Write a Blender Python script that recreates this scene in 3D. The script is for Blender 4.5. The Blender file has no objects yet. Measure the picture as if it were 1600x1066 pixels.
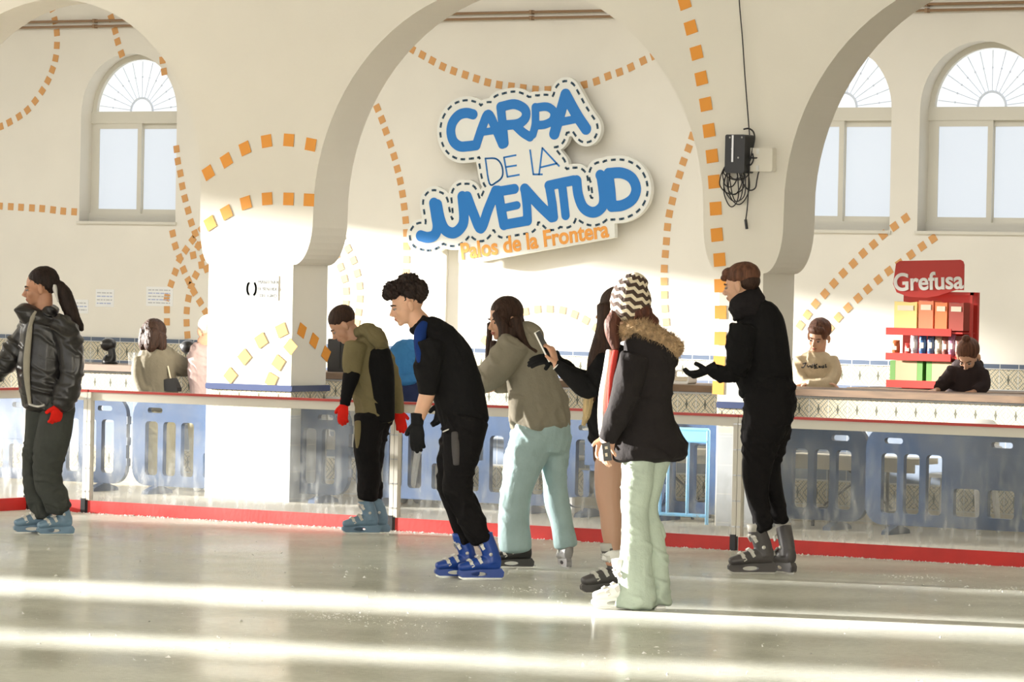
import bpy, bmesh, math, random
import numpy as np
from mathutils import Vector, Matrix, noise
from mathutils.geometry import tessellate_polygon
random.seed(7)
SC = bpy.context.scene
COL = SC.collection

# ------------------------------------------------------------------ camera
F = 6640.0; TH = math.radians(32.3); HZ = 1.65; ROLL = 0.02; PITCH = math.atan(93 / F); D0 = 27.4
FW = np.array([-math.sin(TH), math.cos(TH), 0.0]); RT = np.array([math.cos(TH), math.sin(TH), 0.0]); UP = np.array([0, 0, 1.0])
CAM = -D0 * FW + np.array([0, 0, HZ])
F2 = FW * math.cos(PITCH) - UP * math.sin(PITCH); U2 = UP * math.cos(PITCH) + FW * math.sin(PITCH)
cd = bpy.data.cameras.new('camera'); cam = bpy.data.objects.new('camera', cd); COL.objects.link(cam)
cd.sensor_width = 36; cd.lens = F / 1600 * 36; cd.clip_end = 200; cd.clip_start = .5
c_, s_ = math.cos(ROLL), math.sin(ROLL)
cx_, cy_, cz_ = RT * c_ + U2 * s_, U2 * c_ - RT * s_, -F2
cam.matrix_world = Matrix([[cx_[i], cy_[i], cz_[i], CAM[i]] for i in range(3)] + [[0, 0, 0, 1]])
SC.camera = cam

# ------------------------------------------------------------------ light and exposure
SC.view_settings.view_transform = 'Standard'; SC.view_settings.look = 'None'
SC.view_settings.exposure = 0.0; SC.view_settings.gamma = 1.0; SC.view_settings.use_curve_mapping = False
SC.cycles.use_denoising = True
SC.cycles.max_bounces = 8; SC.cycles.transparent_max_bounces = 16; SC.cycles.caustics_reflective = False
W = bpy.data.worlds.new('sky'); SC.world = W; W.use_nodes = True
W.node_tree.nodes['Background'].inputs[0].default_value = (1.0, .985, .955, 1)
W.node_tree.nodes['Background'].inputs[1].default_value = 2.35
SUN_H = np.array([0.969, 0.247]); SUN_EL = math.radians(7.0)
sund = Vector((SUN_H[0] * math.cos(SUN_EL), SUN_H[1] * math.cos(SUN_EL), -math.sin(SUN_EL)))
sl = bpy.data.lights.new('sun', 'SUN'); sl.energy = 36.0; sl.angle = math.radians(2.0); sl.color = (1, .965, .91)
so = bpy.data.objects.new('sun', sl); COL.objects.link(so); so.rotation_euler = sund.to_track_quat('-Z', 'Y').to_euler()
# soft area light added high on the left for the faint side shadows
al = bpy.data.lights.new('left_soft_light', 'AREA'); al.shape = 'RECTANGLE'; al.size = 7.0; al.size_y = 1.2; al.energy = 1000; al.color = (1, .97, .92)
ao = bpy.data.objects.new('left_soft_light', al); COL.objects.link(ao); ao.location = (-17.4, -4.5, 5.2)
ao.rotation_euler = (Vector((-1.0, 6.0, 2.0)) - Vector(ao.location)).to_track_quat('-Z', 'Y').to_euler()

# area light added under the ceiling to brighten the rear hall
al2 = bpy.data.lights.new('rear_fill_light', 'AREA'); al2.shape = 'RECTANGLE'; al2.size = 22; al2.size_y = 5; al2.energy = 760; al2.color = (.97, .985, 1)
ao2 = bpy.data.objects.new('rear_fill_light', al2); COL.objects.link(ao2); ao2.location = (-6, 8.0, 5.8)

# ------------------------------------------------------------------ helpers: pixels to places
def ray(x, y):
    dx, dy = x - 800, y - 533
    xp, yp = dx * c_ + dy * s_, -dx * s_ + dy * c_
    return F2 * F + RT * xp - U2 * yp
def on_y(x, y, Y):
    d = ray(x, y); return CAM + d * (Y - CAM[1]) / d[1]
def on_z(x, y, z):
    d = ray(x, y); return CAM + d * (z - CAM[2]) / d[2]
def at_d(x, y, D):
    d = ray(x, y); return CAM + d * D / d.dot(FW)

# ------------------------------------------------------------------ helpers: materials
def mat(name, col, rough=.6, metal=0, spec=.5, bump=0, bscale=40, var=0, vscale=6, stretch=(1, 1, 1), emit=None, sss=0, coat=0):
    m = bpy.data.materials.new(name); m.use_nodes = True; nt = m.node_tree; b = nt.nodes['Principled BSDF']
    b.inputs['Base Color'].default_value = (*col, 1); b.inputs['Roughness'].default_value = rough
    b.inputs['Metallic'].default_value = metal; b.inputs['Specular IOR Level'].default_value = spec
    if coat: b.inputs['Coat Weight'].default_value = coat
    if sss:
        b.inputs['Subsurface Weight'].default_value = sss; b.inputs['Subsurface Radius'].default_value = (.02, .008, .004); b.inputs['Subsurface Scale'].default_value = .4
    if emit: b.inputs['Emission Color'].default_value = (*emit[0], 1); b.inputs['Emission Strength'].default_value = emit[1]
    if bump or var:
        tc = nt.nodes.new('ShaderNodeTexCoord'); mp = nt.nodes.new('ShaderNodeMapping'); mp.inputs['Scale'].default_value = stretch
        nt.links.new(tc.outputs['Object'], mp.inputs[0])
    if bump:
        n = nt.nodes.new('ShaderNodeTexNoise'); n.inputs['Scale'].default_value = bscale; n.inputs['Detail'].default_value = 4
        nt.links.new(mp.outputs[0], n.inputs[0]); bp = nt.nodes.new('ShaderNodeBump'); bp.inputs['Strength'].default_value = bump; bp.inputs['Distance'].default_value = .01
        nt.links.new(n.outputs[0], bp.inputs['Height']); nt.links.new(bp.outputs[0], b.inputs['Normal'])
    if var:
        n = nt.nodes.new('ShaderNodeTexNoise'); n.inputs['Scale'].default_value = vscale; n.inputs['Detail'].default_value = 5
        nt.links.new(mp.outputs[0], n.inputs[0]); mx = nt.nodes.new('ShaderNodeMix'); mx.data_type = 'RGBA'
        mr = nt.nodes.new('ShaderNodeMapRange'); mr.inputs[1].default_value = .3; mr.inputs[2].default_value = .7; nt.links.new(n.outputs[0], mr.inputs[0])
        nt.links.new(mr.outputs[0], mx.inputs[0])
        mx.inputs[6].default_value = (*[c * (1 - var) for c in col], 1); mx.inputs[7].default_value = (*[min(1, c * (1 + var)) for c in col], 1)
        nt.links.new(mx.outputs[2], b.inputs['Base Color'])
    return m

class NT:
    """tiny expression builder for node maths"""
    def __init__(s, m): s.nt = m.node_tree
    def math(s, op, a, b=None, c=None):
        n = s.nt.nodes.new('ShaderNodeMath'); n.operation = op
        for i, v in enumerate((a, b, c)):
            if v is None: continue
            if isinstance(v, (int, float)): n.inputs[i].default_value = v
            else: s.nt.links.new(v, n.inputs[i])
        return n.outputs[0]
    def mix(s, f, a, b):
        n = s.nt.nodes.new('ShaderNodeMix'); n.data_type = 'RGBA'
        if isinstance(f, (int, float)): n.inputs[0].default_value = f
        else: s.nt.links.new(f, n.inputs[0])
        for i, v in ((6, a), (7, b)):
            if isinstance(v, tuple): n.inputs[i].default_value = (*v, 1)
            else: s.nt.links.new(v, n.inputs[i])
        return n.outputs[2]
    def noise(s, scale, stretch=(1, 1, 1), detail=3):
        tc = s.nt.nodes.new('ShaderNodeTexCoord'); mp = s.nt.nodes.new('ShaderNodeMapping'); mp.inputs['Scale'].default_value = stretch
        s.nt.links.new(tc.outputs['Object'], mp.inputs[0]); n = s.nt.nodes.new('ShaderNodeTexNoise'); n.inputs['Scale'].default_value = scale; n.inputs['Detail'].default_value = detail
        s.nt.links.new(mp.outputs[0], n.inputs[0]); return n.outputs[0]

def tile_mat(name, bands, tile=.17):
    """glazed tiles in horizontal bands: bands = [(z_low, colour or 'deco')] going up; u runs along the wall"""
    m = bpy.data.materials.new(name); m.use_nodes = True; nt = m.node_tree; b = nt.nodes['Principled BSDF']; b.inputs['Roughness'].default_value = .25
    e = NT(m); tc = nt.nodes.new('ShaderNodeTexCoord'); sp = nt.nodes.new('ShaderNodeSeparateXYZ'); nt.links.new(tc.outputs['Object'], sp.inputs[0])
    u = e.math('ADD', sp.outputs[0], sp.outputs[1]); z = sp.outputs[2]
    fu = e.math('FRACT', e.math('DIVIDE', e.math('ADD', u, 100.0), tile))
    col = None
    for zl, c, zt in bands:
        fz = e.math('FRACT', e.math('DIVIDE', e.math('SUBTRACT', z, zl - 10 * zt), zt))
        if c == 'deco':
            a = e.math('ABSOLUTE', e.math('SUBTRACT', fu, .5)); v = e.math('ABSOLUTE', e.math('SUBTRACT', fz, .5))
            r = e.math('SQRT', e.math('ADD', e.math('MULTIPLY', a, a), e.math('MULTIPLY', v, v)))
            wv = e.math('SINE', e.math('MULTIPLY', e.math('ADD', r, e.math('MULTIPLY', a, v)), 46.0))
            k1 = e.math('GREATER_THAN', wv, .35)
            dia = e.math('LESS_THAN', e.math('ADD', e.math('MULTIPLY', a, 3.5), v), .26)
            cc = e.mix(k1, (.66, .60, .46), (.50, .42, .28))
            cc = e.mix(e.math('GREATER_THAN', e.math('SINE', e.math('MULTIPLY', e.math('SUBTRACT', a, v), 26.0)), .75), cc, (.24, .26, .24))
            c = e.mix(dia, cc, (.13, .13, .10))
        elif c == 'noise':
            c = e.mix(e.noise(9), (.45, .47, .5), (.55, .57, .6))
        g1 = e.math('LESS_THAN', fu, .035); g2 = e.math('LESS_THAN', fz, .035)
        cg = e.mix(e.math('MAXIMUM', g1, g2), c, (.62, .62, .6))
        col = cg if col is None else e.mix(e.math('GREATER_THAN', z, zl), col, cg)
    nt.links.new(col, b.inputs['Base Color']); return m

M = {}
M['plaster'] = mat('cream_plaster', (.80, .762, .675), .85, var=.03, vscale=1.3, bump=.08, bscale=30)
M['ceiling'] = mat('ceiling_paint', (.72, .69, .62), .9)
M['reveal'] = M['plaster']
M['hallfloor'] = mat('hall_floor', (.62, .57, .46), .5, var=.06, vscale=2)
M['orange'] = mat('orange_sticker', (.83, .33, .035), .6)
M['orange2'] = mat('orange_sticker_dull', (.66, .34, .12), .6)  # duller tone for the stickers on the back wall
M['white'] = mat('white_paint', (.82, .81, .78), .5)
M['alu'] = mat('window_frame', (.68, .65, .56), .45)
M['pane'] = mat('frosted_pane', (.34, .37, .42), .4, emit=((.86, .93, 1.0), .60))
M['lunette'] = mat('lunette_pane', (.4, .42, .45), .3, emit=((.95, .98, 1.0), .78))
M['grille'] = mat('grille_glow', (.62, .66, .72), .6, emit=((.8, .87, 1.0), .12))  # pale glow of the bars is put into the emission
M['pipe'] = mat('brown_pipe', (.28, .17, .09), .5)
M['glassrail'] = mat('red_rail', (.55, .06, .05), .4)
M['railwhite'] = mat('clear_rail', (.74, .70, .62), .35)
M['red'] = mat('red_board', (.60, .03, .025), .42, var=.12, vscale=5, bump=.1)
M['bluepl'] = mat('blue_plastic', (.014, .050, .135), .4, var=.12, vscale=7)
M['skyblue'] = mat('sky_blue_metal', (.2, .5, .8), .4)
M['wood'] = mat('counter_wood', (.15, .09, .048), .5, var=.2, vscale=5, stretch=(1, 8, 8))
M['black'] = mat('black_plastic', (.018, .018, .02), .35)
M['cable'] = mat('black_cable', (.02, .018, .02), .5)
M['paper'] = mat('white_paper', (.84, .84, .82), .7)
M['ink'] = mat('grey_ink', (.16, .17, .17), .7)
M['inklight'] = mat('pale_ink', (.5, .5, .5), .7)
M['inkblue'] = mat('blue_ink', (.42, .47, .66), .7)
M['signblue'] = mat('sign_blue', (.012, .185, .55), .45)
M['signwhite'] = mat('sign_white', (.80, .80, .74), .5)
M['dash'] = mat('dash_navy', (.04, .09, .14), .5)
M['signorange'] = mat('sign_orange', (.85, .36, .07), .5)
M['rackred'] = mat('rack_red', (.55, .035, .025), .4)
M['steel'] = mat('steel', (.6, .6, .6), .3, metal=.8)
M['cream'] = mat('cream_plastic', (.68, .60, .46), .5)
M['carton'] = mat('tan_carton', (.46, .33, .18), .6)
M['whitepl'] = mat('white_plastic', (.82, .8, .76), .4)
M['tile_wall'] = tile_mat('wall_tiles', [(-1, 'noise', .2), (.52, (.15, .18, .25), .11), (.70, 'deco', .20), (.905, (.11, .14, .20), .09)], .2)
M['tile_pier'] = tile_mat('pier_tiles', [(-1, 'noise', .2), (.62, (.62, .6, .5), .2), (.665, 'deco', .16)], .18)
M['tile_ledge'] = mat('navy_ledge_tile', (.06, .08, .17), .25)
M['tile_counter'] = tile_mat('counter_tiles', [(-1, (.62, .55, .42), .2), (.10, 'deco', .17), (.275, (.26, .31, .40), .2), (.71, 'deco', .15), (.865, (.16, .2, .27), .2)], .155)

# ice: a hard glossy sheet, scored by blades
def ice_mat():
    m = bpy.data.materials.new('ice'); m.use_nodes = True; nt = m.node_tree; b = nt.nodes['Principled BSDF']; e = NT(m)
    b.inputs['IOR'].default_value = 1.31
    n1 = e.noise(1.1, (1, 1, 1), 4); n2 = e.noise(26, (1, 1, 1), 6)
    f = e.math('ADD', e.math('MULTIPLY', n1, .7), e.math('MULTIPLY', n2, .3))
    mr = nt.nodes.new('ShaderNodeMapRange'); mr.inputs[1].default_value = .38; mr.inputs[2].default_value = .62; nt.links.new(f, mr.inputs[0])
    nt.links.new(e.mix(mr.outputs[0], (.52, .53, .40), (.68, .68, .54)), b.inputs['Base Color'])
    sc = e.noise(3, (1, 3, 1), 6); sc2 = e.noise(70, (1, 1, 1), 4)
    mr2 = nt.nodes.new('ShaderNodeMapRange'); mr2.inputs[1].default_value = .3; mr2.inputs[2].default_value = .7; mr2.inputs[3].default_value = .05; mr2.inputs[4].default_value = .22
    nt.links.new(n1, mr2.inputs[0]); nt.links.new(mr2.outputs[0], b.inputs['Roughness'])
    h = e.math('ADD', e.math('MULTIPLY', sc, 1.0), e.math('MULTIPLY', sc2, .4))
    bp = nt.nodes.new('ShaderNodeBump'); bp.inputs['Strength'].default_value = .12; bp.inputs['Distance'].default_value = .01
    nt.links.new(h, bp.inputs['Height']); nt.links.new(bp.outputs[0], b.inputs['Normal'])
    df = nt.nodes.new('ShaderNodeBsdfDiffuse'); bd = nt.nodes.new('ShaderNodeBump'); bd.inputs['Strength'].default_value = 1.0; bd.inputs['Distance'].default_value = .012; nt.links.new(e.noise(190, (1, 1, 1), 3), bd.inputs['Height']); nt.links.new(bd.outputs[0], df.inputs['Normal']); nt.links.new(e.mix(mr.outputs[0], (.82, .83, .74), (.93, .94, .86)), df.inputs[0])
    ms = nt.nodes.new('ShaderNodeMixShader'); nt.links.new(e.math('ADD', .60, e.math('MULTIPLY', mr.outputs[0], .20)), ms.inputs[0])
    nt.links.new(b.outputs[0], ms.inputs[1]); nt.links.new(df.outputs[0], ms.inputs[2]); nt.links.new(ms.outputs[0], nt.nodes['Material Output'].inputs[0])
    return m
M['ice'] = ice_mat()
M['snow'] = mat('ice_shavings', (.88, .88, .85), .6)

def plexi_mat():
    m = bpy.data.materials.new('scuffed_plexiglass'); m.use_nodes = True; nt = m.node_tree; b = nt.nodes['Principled BSDF']; e = NT(m)
    b.inputs['Base Color'].default_value = (.86, .87, .86, 1); b.inputs['Roughness'].default_value = .3
    tr = nt.nodes.new('ShaderNodeBsdfTransparent'); tr.inputs[0].default_value = (.97, .98, .98, 1)
    tl = nt.nodes.new('ShaderNodeBsdfTranslucent'); tl.inputs[0].default_value = (.86, .87, .86, 1)
    ad = nt.nodes.new('ShaderNodeMixShader'); ad.inputs[0].default_value = .45; nt.links.new(b.outputs[0], ad.inputs[1]); nt.links.new(tl.outputs[0], ad.inputs[2])
    mxs = nt.nodes.new('ShaderNodeMixShader')
    tc = nt.nodes.new('ShaderNodeTexCoord'); sp = nt.nodes.new('ShaderNodeSeparateXYZ'); nt.links.new(tc.outputs['Object'], sp.inputs[0])
    low = nt.nodes.new('ShaderNodeMapRange'); low.inputs[1].default_value = .65; low.inputs[2].default_value = .1; nt.links.new(sp.outputs[2], low.inputs[0])
    a = e.noise(18, (1, 1, .35), 8); scr = e.math('MULTIPLY', e.math('MAXIMUM', e.math('SUBTRACT', a, .50), 0.0), 1.1)
    cl = e.noise(2.2, (1, 1, 1), 3)
    hz = e.math('ADD', .05, e.math('MULTIPLY', e.math('MAXIMUM', e.math('SUBTRACT', cl, .35), 0.0), .28))
    fac = e.math('ADD', hz, e.math('MULTIPLY', scr, e.math('ADD', .25, low.outputs[0])))
    nt.links.new(fac, mxs.inputs[0]); nt.links.new(tr.outputs[0], mxs.inputs[1]); nt.links.new(ad.outputs[0], mxs.inputs[2])
    nt.links.new(mxs.outputs[0], nt.nodes['Material Output'].inputs[0]); return m
M['plexi'] = plexi_mat()

# ------------------------------------------------------------------ helpers: objects
def tag(o, label=None, cat=None, group=None, kind=None):
    if label: o['label'] = label
    if cat: o['category'] = cat
    if group: o['group'] = group
    if kind: o['kind'] = kind
    return o
def link(name, me, m=None, parent=None, loc=(0, 0, 0), smooth=False):
    o = bpy.data.objects.new(name, me); COL.objects.link(o); o.location = loc
    if m is not None and me is not None: me.materials.append(m)
    if parent is not None: o.parent = parent
    if smooth and me is not None:
        me.polygons.foreach_set('use_smooth', [True] * len(me.polygons))
    return o
def empty(name, loc=(0, 0, 0), rz=0):
    o = bpy.data.objects.new(name, None); COL.objects.link(o); o.location = loc; o.rotation_euler.z = rz; o.empty_display_size = .1; return o
def bm_obj(name, bm, m=None, parent=None, loc=(0, 0, 0), smooth=False):
    bmesh.ops.recalc_face_normals(bm, faces=bm.faces); me = bpy.data.meshes.new(name); bm.to_mesh(me); bm.free()
    return link(name, me, m, parent, loc, smooth)
def box(bm, x0, x1, y0, y1, z0, z1):
    v = [bm.verts.new((x, y, z)) for x in (x0, x1) for y in (y0, y1) for z in (z0, z1)]
    for f in ((0, 1, 3, 2), (4, 6, 7, 5), (0, 4, 5, 1), (2, 3, 7, 6), (0, 2, 6, 4), (1, 5, 7, 3)): bm.faces.new([v[i] for i in f])
    return v
def obox(bm, c, ax, ay, az, hx, hy, hz):
    """oriented box"""
    c, ax, ay, az = (Vector(t) for t in (c, ax, ay, az))
    v = [bm.verts.new(c + ax * (i * hx) + ay * (j * hy) + az * (k * hz)) for i in (-1, 1) for j in (-1, 1) for k in (-1, 1)]
    for f in ((0, 1, 3, 2), (4, 6, 7, 5), (0, 4, 5, 1), (2, 3, 7, 6), (0, 2, 6, 4), (1, 5, 7, 3)): bm.faces.new([v[i] for i in f])
def prism(bm, outer, holes, to3, t):
    """plate with holes: outer/holes = lists of (u,v); to3(u,v,d) -> point; thickness t"""
    loops = [outer] + list(holes)
    tris = tessellate_polygon([[Vector((u, v, 0)) for u, v in l] for l in loops])
    flat = [p for l in loops for p in l]
    a = [bm.verts.new(to3(u, v, 0)) for u, v in flat]; b = [bm.verts.new(to3(u, v, t)) for u, v in flat]
    for tr in tris:
        try: bm.faces.new([a[i] for i in tr]); bm.faces.new([b[i] for i in reversed(tr)])
        except ValueError: pass
    k = 0
    for l in loops:
        n = len(l)
        for i in range(n):
            j = (i + 1) % n
            try: bm.faces.new([a[k + i], a[k + j], b[k + j], b[k + i]])
            except ValueError: pass
        k += n
def catmull(P, n):
    P = [np.array(p, float) for p in P]
    if len(P) < 3: 
        return [P[0] + (P[-1] - P[0]) * i / n for i in range(n + 1)]
    Q = [2 * P[0] - P[1]] + P + [2 * P[-1] - P[-2]]; out = []
    for i in range(1, len(Q) - 2):
        for k in range(n):
            t = k / n
            out.append(.5 * (2 * Q[i] + (Q[i + 1] - Q[i - 1]) * t + (2 * Q[i - 1] - 5 * Q[i] + 4 * Q[i + 1] - Q[i + 2]) * t * t + (3 * Q[i] - Q[i - 1] - 3 * Q[i + 1] + Q[i + 2]) * t ** 3))
    out.append(P[-1]); return out
def chain(bm, pts, ref=None, seg=18, sub=4, cap=.6):
    """closed tube through pts=(x,y,z,ra,rb); ra is the half width square to ref, rb the half depth along it"""
    ref = np.array(ref if ref is not None else FW, float)
    R = catmull([(p[0], p[1], p[2], p[3], p[4] if len(p) > 4 else p[3]) for p in pts], sub)
    R = [r for i, r in enumerate(R) if i == 0 or np.linalg.norm(r[:3] - R[i - 1][:3]) > 1e-6]
    n = len(R); rings = []
    def frame(T):
        T = T / (np.linalg.norm(T) + 1e-12); a = np.cross(T, ref)
        if np.linalg.norm(a) < .15: a = np.cross(T, RT)
        a /= np.linalg.norm(a); return T, a, np.cross(T, a)
    seq = []
    for i in range(n):
        T = R[min(i + 1, n - 1)][:3] - R[max(i - 1, 0)][:3]; T, a, b = frame(T)
        if i == 0 and cap:
            for k in (1.0, .75, .4): seq.append((R[0][:3] - T * R[0][3] * cap * k, a, b, R[0][3] * math.sqrt(1 - k * k * .96), R[0][4] * math.sqrt(1 - k * k * .96)))
        seq.append((R[i][:3], a, b, max(R[i][3], 1e-4), max(R[i][4], 1e-4)))
        if i == n - 1 and cap:
            for k in (.4, .75, 1.0): seq.append((R[i][:3] + T * R[i][3] * cap * k, a, b, R[i][3] * math.sqrt(1 - k * k * .96), R[i][4] * math.sqrt(1 - k * k * .96)))
    prev_a = None
    for c, a, b, ra, rb in seq:
        if prev_a is not None and np.dot(a, prev_a) < 0: a, b = -a, -b
        prev_a = a
        rings.append([bm.verts.new(c + a * ra * math.cos(2 * math.pi * k / seg) + b * rb * math.sin(2 * math.pi * k / seg)) for k in range(seg)])
    for i in range(len(rings) - 1):
        for k in range(seg):
            bm.faces.new([rings[i][k], rings[i][(k + 1) % seg], rings[i + 1][(k + 1) % seg], rings[i + 1][k]])
    bm.faces.new(rings[0][::-1]); bm.faces.new(rings[-1])
def tube(bm, pts, r, seg=8, sub=4): chain(bm, [(*p[:3], r) for p in pts], seg=seg, sub=sub, cap=0)
def ell(bm, c, ax, r, seg=16, rg=10):
    """ellipsoid at c with axes ax (3 vectors), radii r"""
    c = np.array(c, float); ax = [np.array(a, float) for a in ax]; rows = []
    top = bm.verts.new(c + ax[2] * r[2]); bot = bm.verts.new(c - ax[2] * r[2])
    for i in range(1, rg):
        th = math.pi * i / rg
        rows.append([bm.verts.new(c + ax[0] * r[0] * math.sin(th) * math.cos(2 * math.pi * k / seg) + ax[1] * r[1] * math.sin(th) * math.sin(2 * math.pi * k / seg) + ax[2] * r[2] * math.cos(th)) for k in range(seg)])
    for k in range(seg):
        j = (k + 1) % seg
        bm.faces.new([top, rows[0][k], rows[0][j]]); bm.faces.new([bot, rows[-1][j], rows[-1][k]])
        for i in range(rg - 2): bm.faces.new([rows[i][k], rows[i + 1][k], rows[i + 1][j], rows[i][j]])
def fuse(name, bm, vox, m, parent=None, base=(0, 0, 0), smooth=4, folds=None):
    """weld overlapping closed shells into one smooth skin; verts end up relative to base"""
    bmesh.ops.recalc_face_normals(bm, faces=bm.faces)
    me = bpy.data.meshes.new(name); bm.to_mesh(me); bm.free()
    o = bpy.data.objects.new(name, me); COL.objects.link(o)
    r = o.modifiers.new('r', 'REMESH'); r.mode = 'VOXEL'; r.voxel_size = vox
    if smooth: s = o.modifiers.new('s', 'SMOOTH'); s.factor = .5; s.iterations = smooth
    dg = bpy.context.evaluated_depsgraph_get(); me2 = bpy.data.meshes.new_from_object(o.evaluated_get(dg))
    bpy.data.objects.remove(o); bpy.data.meshes.remove(me); me2.name = name
    n = len(me2.vertices); co = np.empty(n * 3, 'f'); me2.vertices.foreach_get('co', co); co = co.reshape(-1, 3)
    if folds:
        amp, fx, fz, seed = folds; nr = np.empty(n * 3, 'f'); me2.vertices.foreach_get('normal', nr); nr = nr.reshape(-1, 3)
        def fold(p):
            n1 = noise.noise(Vector((p[0] * fx + seed, p[1] * fx, p[2] * fz + p[0] * fx * .8)))
            mk = min(1, max(0, .5 + 1.6 * noise.noise(Vector((p[0] * 3.1, p[1] * 3.1 + seed, p[2] * 3.3)))))
            return max(0, 1 - abs(n1) * 4.2) * mk + .5 * noise.noise(Vector((p[0] * fx * .6, p[1] * fx * .6 + seed, p[2] * fz * .5)))
        d = np.clip(np.array([fold(p) for p in co.astype(float)]), -.3, 1.0)
        co = co + nr * (amp * .62 * d)[:, None]
    co = co - np.array(base, 'f'); me2.vertices.foreach_set('co', co.astype('f').ravel()); me2.update()
    me2.materials.clear()
    o = link(name, me2, m, parent, (0, 0, 0) if parent is not None else base, smooth=True)
    return o
def polyline_mesh(bm, pts2, to3, hw, t):
    for i in range(len(pts2) - 1):
        a, b = np.array(pts2[i], float), np.array(pts2[i + 1], float); d = b - a; L = np.linalg.norm(d)
        if L < 1e-6: continue
        d /= L; nn = np.array([-d[1], d[0]]) * hw; a = a - d * hw * .6; b = b + d * hw * .6
        q = [a + nn, a - nn, b - nn, b + nn]
        v0 = [bm.verts.new(to3(*p, 0)) for p in q]; v1 = [bm.verts.new(to3(*p, t)) for p in q]
        bm.faces.new(v0); bm.faces.new(v1[::-1])
        for k in range(4): bm.faces.new([v0[k], v0[(k + 1) % 4], v1[(k + 1) % 4], v1[k]])
def text_obj(name, body, size, m, parent, loc, rot, shear=0, off=0.0, ext=.002, align='CENTER', space=1.0):
    cu = bpy.data.curves.new(name, 'FONT'); cu.body = body; cu.size = size; cu.align_x = align; cu.extrude = ext; cu.offset = off; cu.shear = shear; cu.space_character = space
    o = bpy.data.objects.new(name, cu); COL.objects.link(o)
    dg = bpy.context.evaluated_depsgraph_get(); me = bpy.data.meshes.new_from_object(o.evaluated_get(dg)); bpy.data.objects.remove(o); bpy.data.curves.remove(cu)
    me.materials.clear(); o = link(name, me, m, parent, loc); o.rotation_euler = rot; return o

# ------------------------------------------------------------------ the room
YP, YPB = 2.6, 3.05           # arcade front and back
YB = 13.8                     # back wall
bm = bmesh.new(); box(bm, -3.98, 17, -26, .03, -.12, 0)
tag(bm_obj('floor', bm, M['ice']), 'glossy scored ice of the rink', kind='structure')
bm = bmesh.new(); box(bm, -18.2, 18.2, .03, 14.2, -.12, -.02); box(bm, -18.2, -3.98, -26, .03, -.12, -.02)
tag(bm_obj('floor', bm, M['hallfloor']), 'beige hall floor behind the rink boards', kind='structure')
bm = bmesh.new(); box(bm, -18.2, 18.2, -22, 14.2, 5.9, 6.1)
tag(bm_obj('ceiling', bm, M['ceiling']), kind='structure')

def arc(cx, cz, r, a0, a1, n=28): return [(cx + r * math.cos(math.radians(a0 + (a1 - a0) * i / n)), cz + r * math.sin(math.radians(a0 + (a1 - a0) * i / n))) for i in range(n + 1)]
# arches: centre, radius, spring height; left and right corbel steps
arches = [(-13.66, 1.44, 2.3, .10, .17), (-9.35, 1.5, 2.3, .10, .10), (-5.87, 1.43, 2.32, .17, .09), (-1.745, 1.66, 2.13, .17, .14), (2.16, 1.61, 2.2, .15, .15), (6.1, 1.62, 2.2, .15, .15)]
out = [(-18.1, -.1)]
for cx, r, cz, kl, kr in arches:
    L, Rr = cx - r, cx + r
    out += [(L - kl, -.1), (L - kl, 1.74)]
    out += [(L - kl + kl * math.sin(math.radians(t)), 2.08 - .34 * math.cos(math.radians(t)) * 1.0) for t in range(10, 90, 10)]
    out += [(L, 2.09)] + arc(cx, cz, r, 180, 0, 44)[1:-1] + [(Rr, 2.09)]
    out += [(Rr + kr - kr * math.sin(math.radians(t)), 2.08 - .34 * math.cos(math.radians(t))) for t in range(80, 0, -10)]
    out += [(Rr + kr, 1.74), (Rr + kr, -.1)]
out += [(18.1, -.1), (18.1, 6), (-18.1, 6)]
bm = bmesh.new(); prism(bm, out, [], lambda u, v, d: (u, YP + d, v), YPB - YP)
arcade = tag(bm_obj('wall_arcade', bm, M['plaster']), 'cream plaster arcade wall with horseshoe arches', kind='structure')
# pier extents at foot level
piers = []
for i in range(len(arches) - 1):
    a, b = arches[i], arches[i + 1]; piers.append((a[0] + a[1] + a[4], b[0] - b[1] - b[3]))
for x0, x1 in piers:
    bm = bmesh.new(); box(bm, x0 + .015, x1 + .012, YP - .012, YPB + .012, -.02, .80)
    tag(bm_obj('trim_1', bm, M['tile_pier']), kind='structure')
    bm = bmesh.new(); box(bm, x0 + .01, x1 + .03, YP - .03, YPB + .02, .80, .845)
    bmesh.ops.bevel(bm, geom=bm.edges[:], offset=.008, segments=2)
    tag(bm_obj('trim_2', bm, M['tile_ledge']), kind='structure')
# rear half of the middle pier is a little wider than its face
x0, x1 = piers[3]; bm = bmesh.new(); box(bm, x0 - .10, x0 + .05, YP + .2, YPB, -.02, 2.05); tag(bm_obj('trim_3', bm, M['plaster']), kind='structure')

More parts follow.
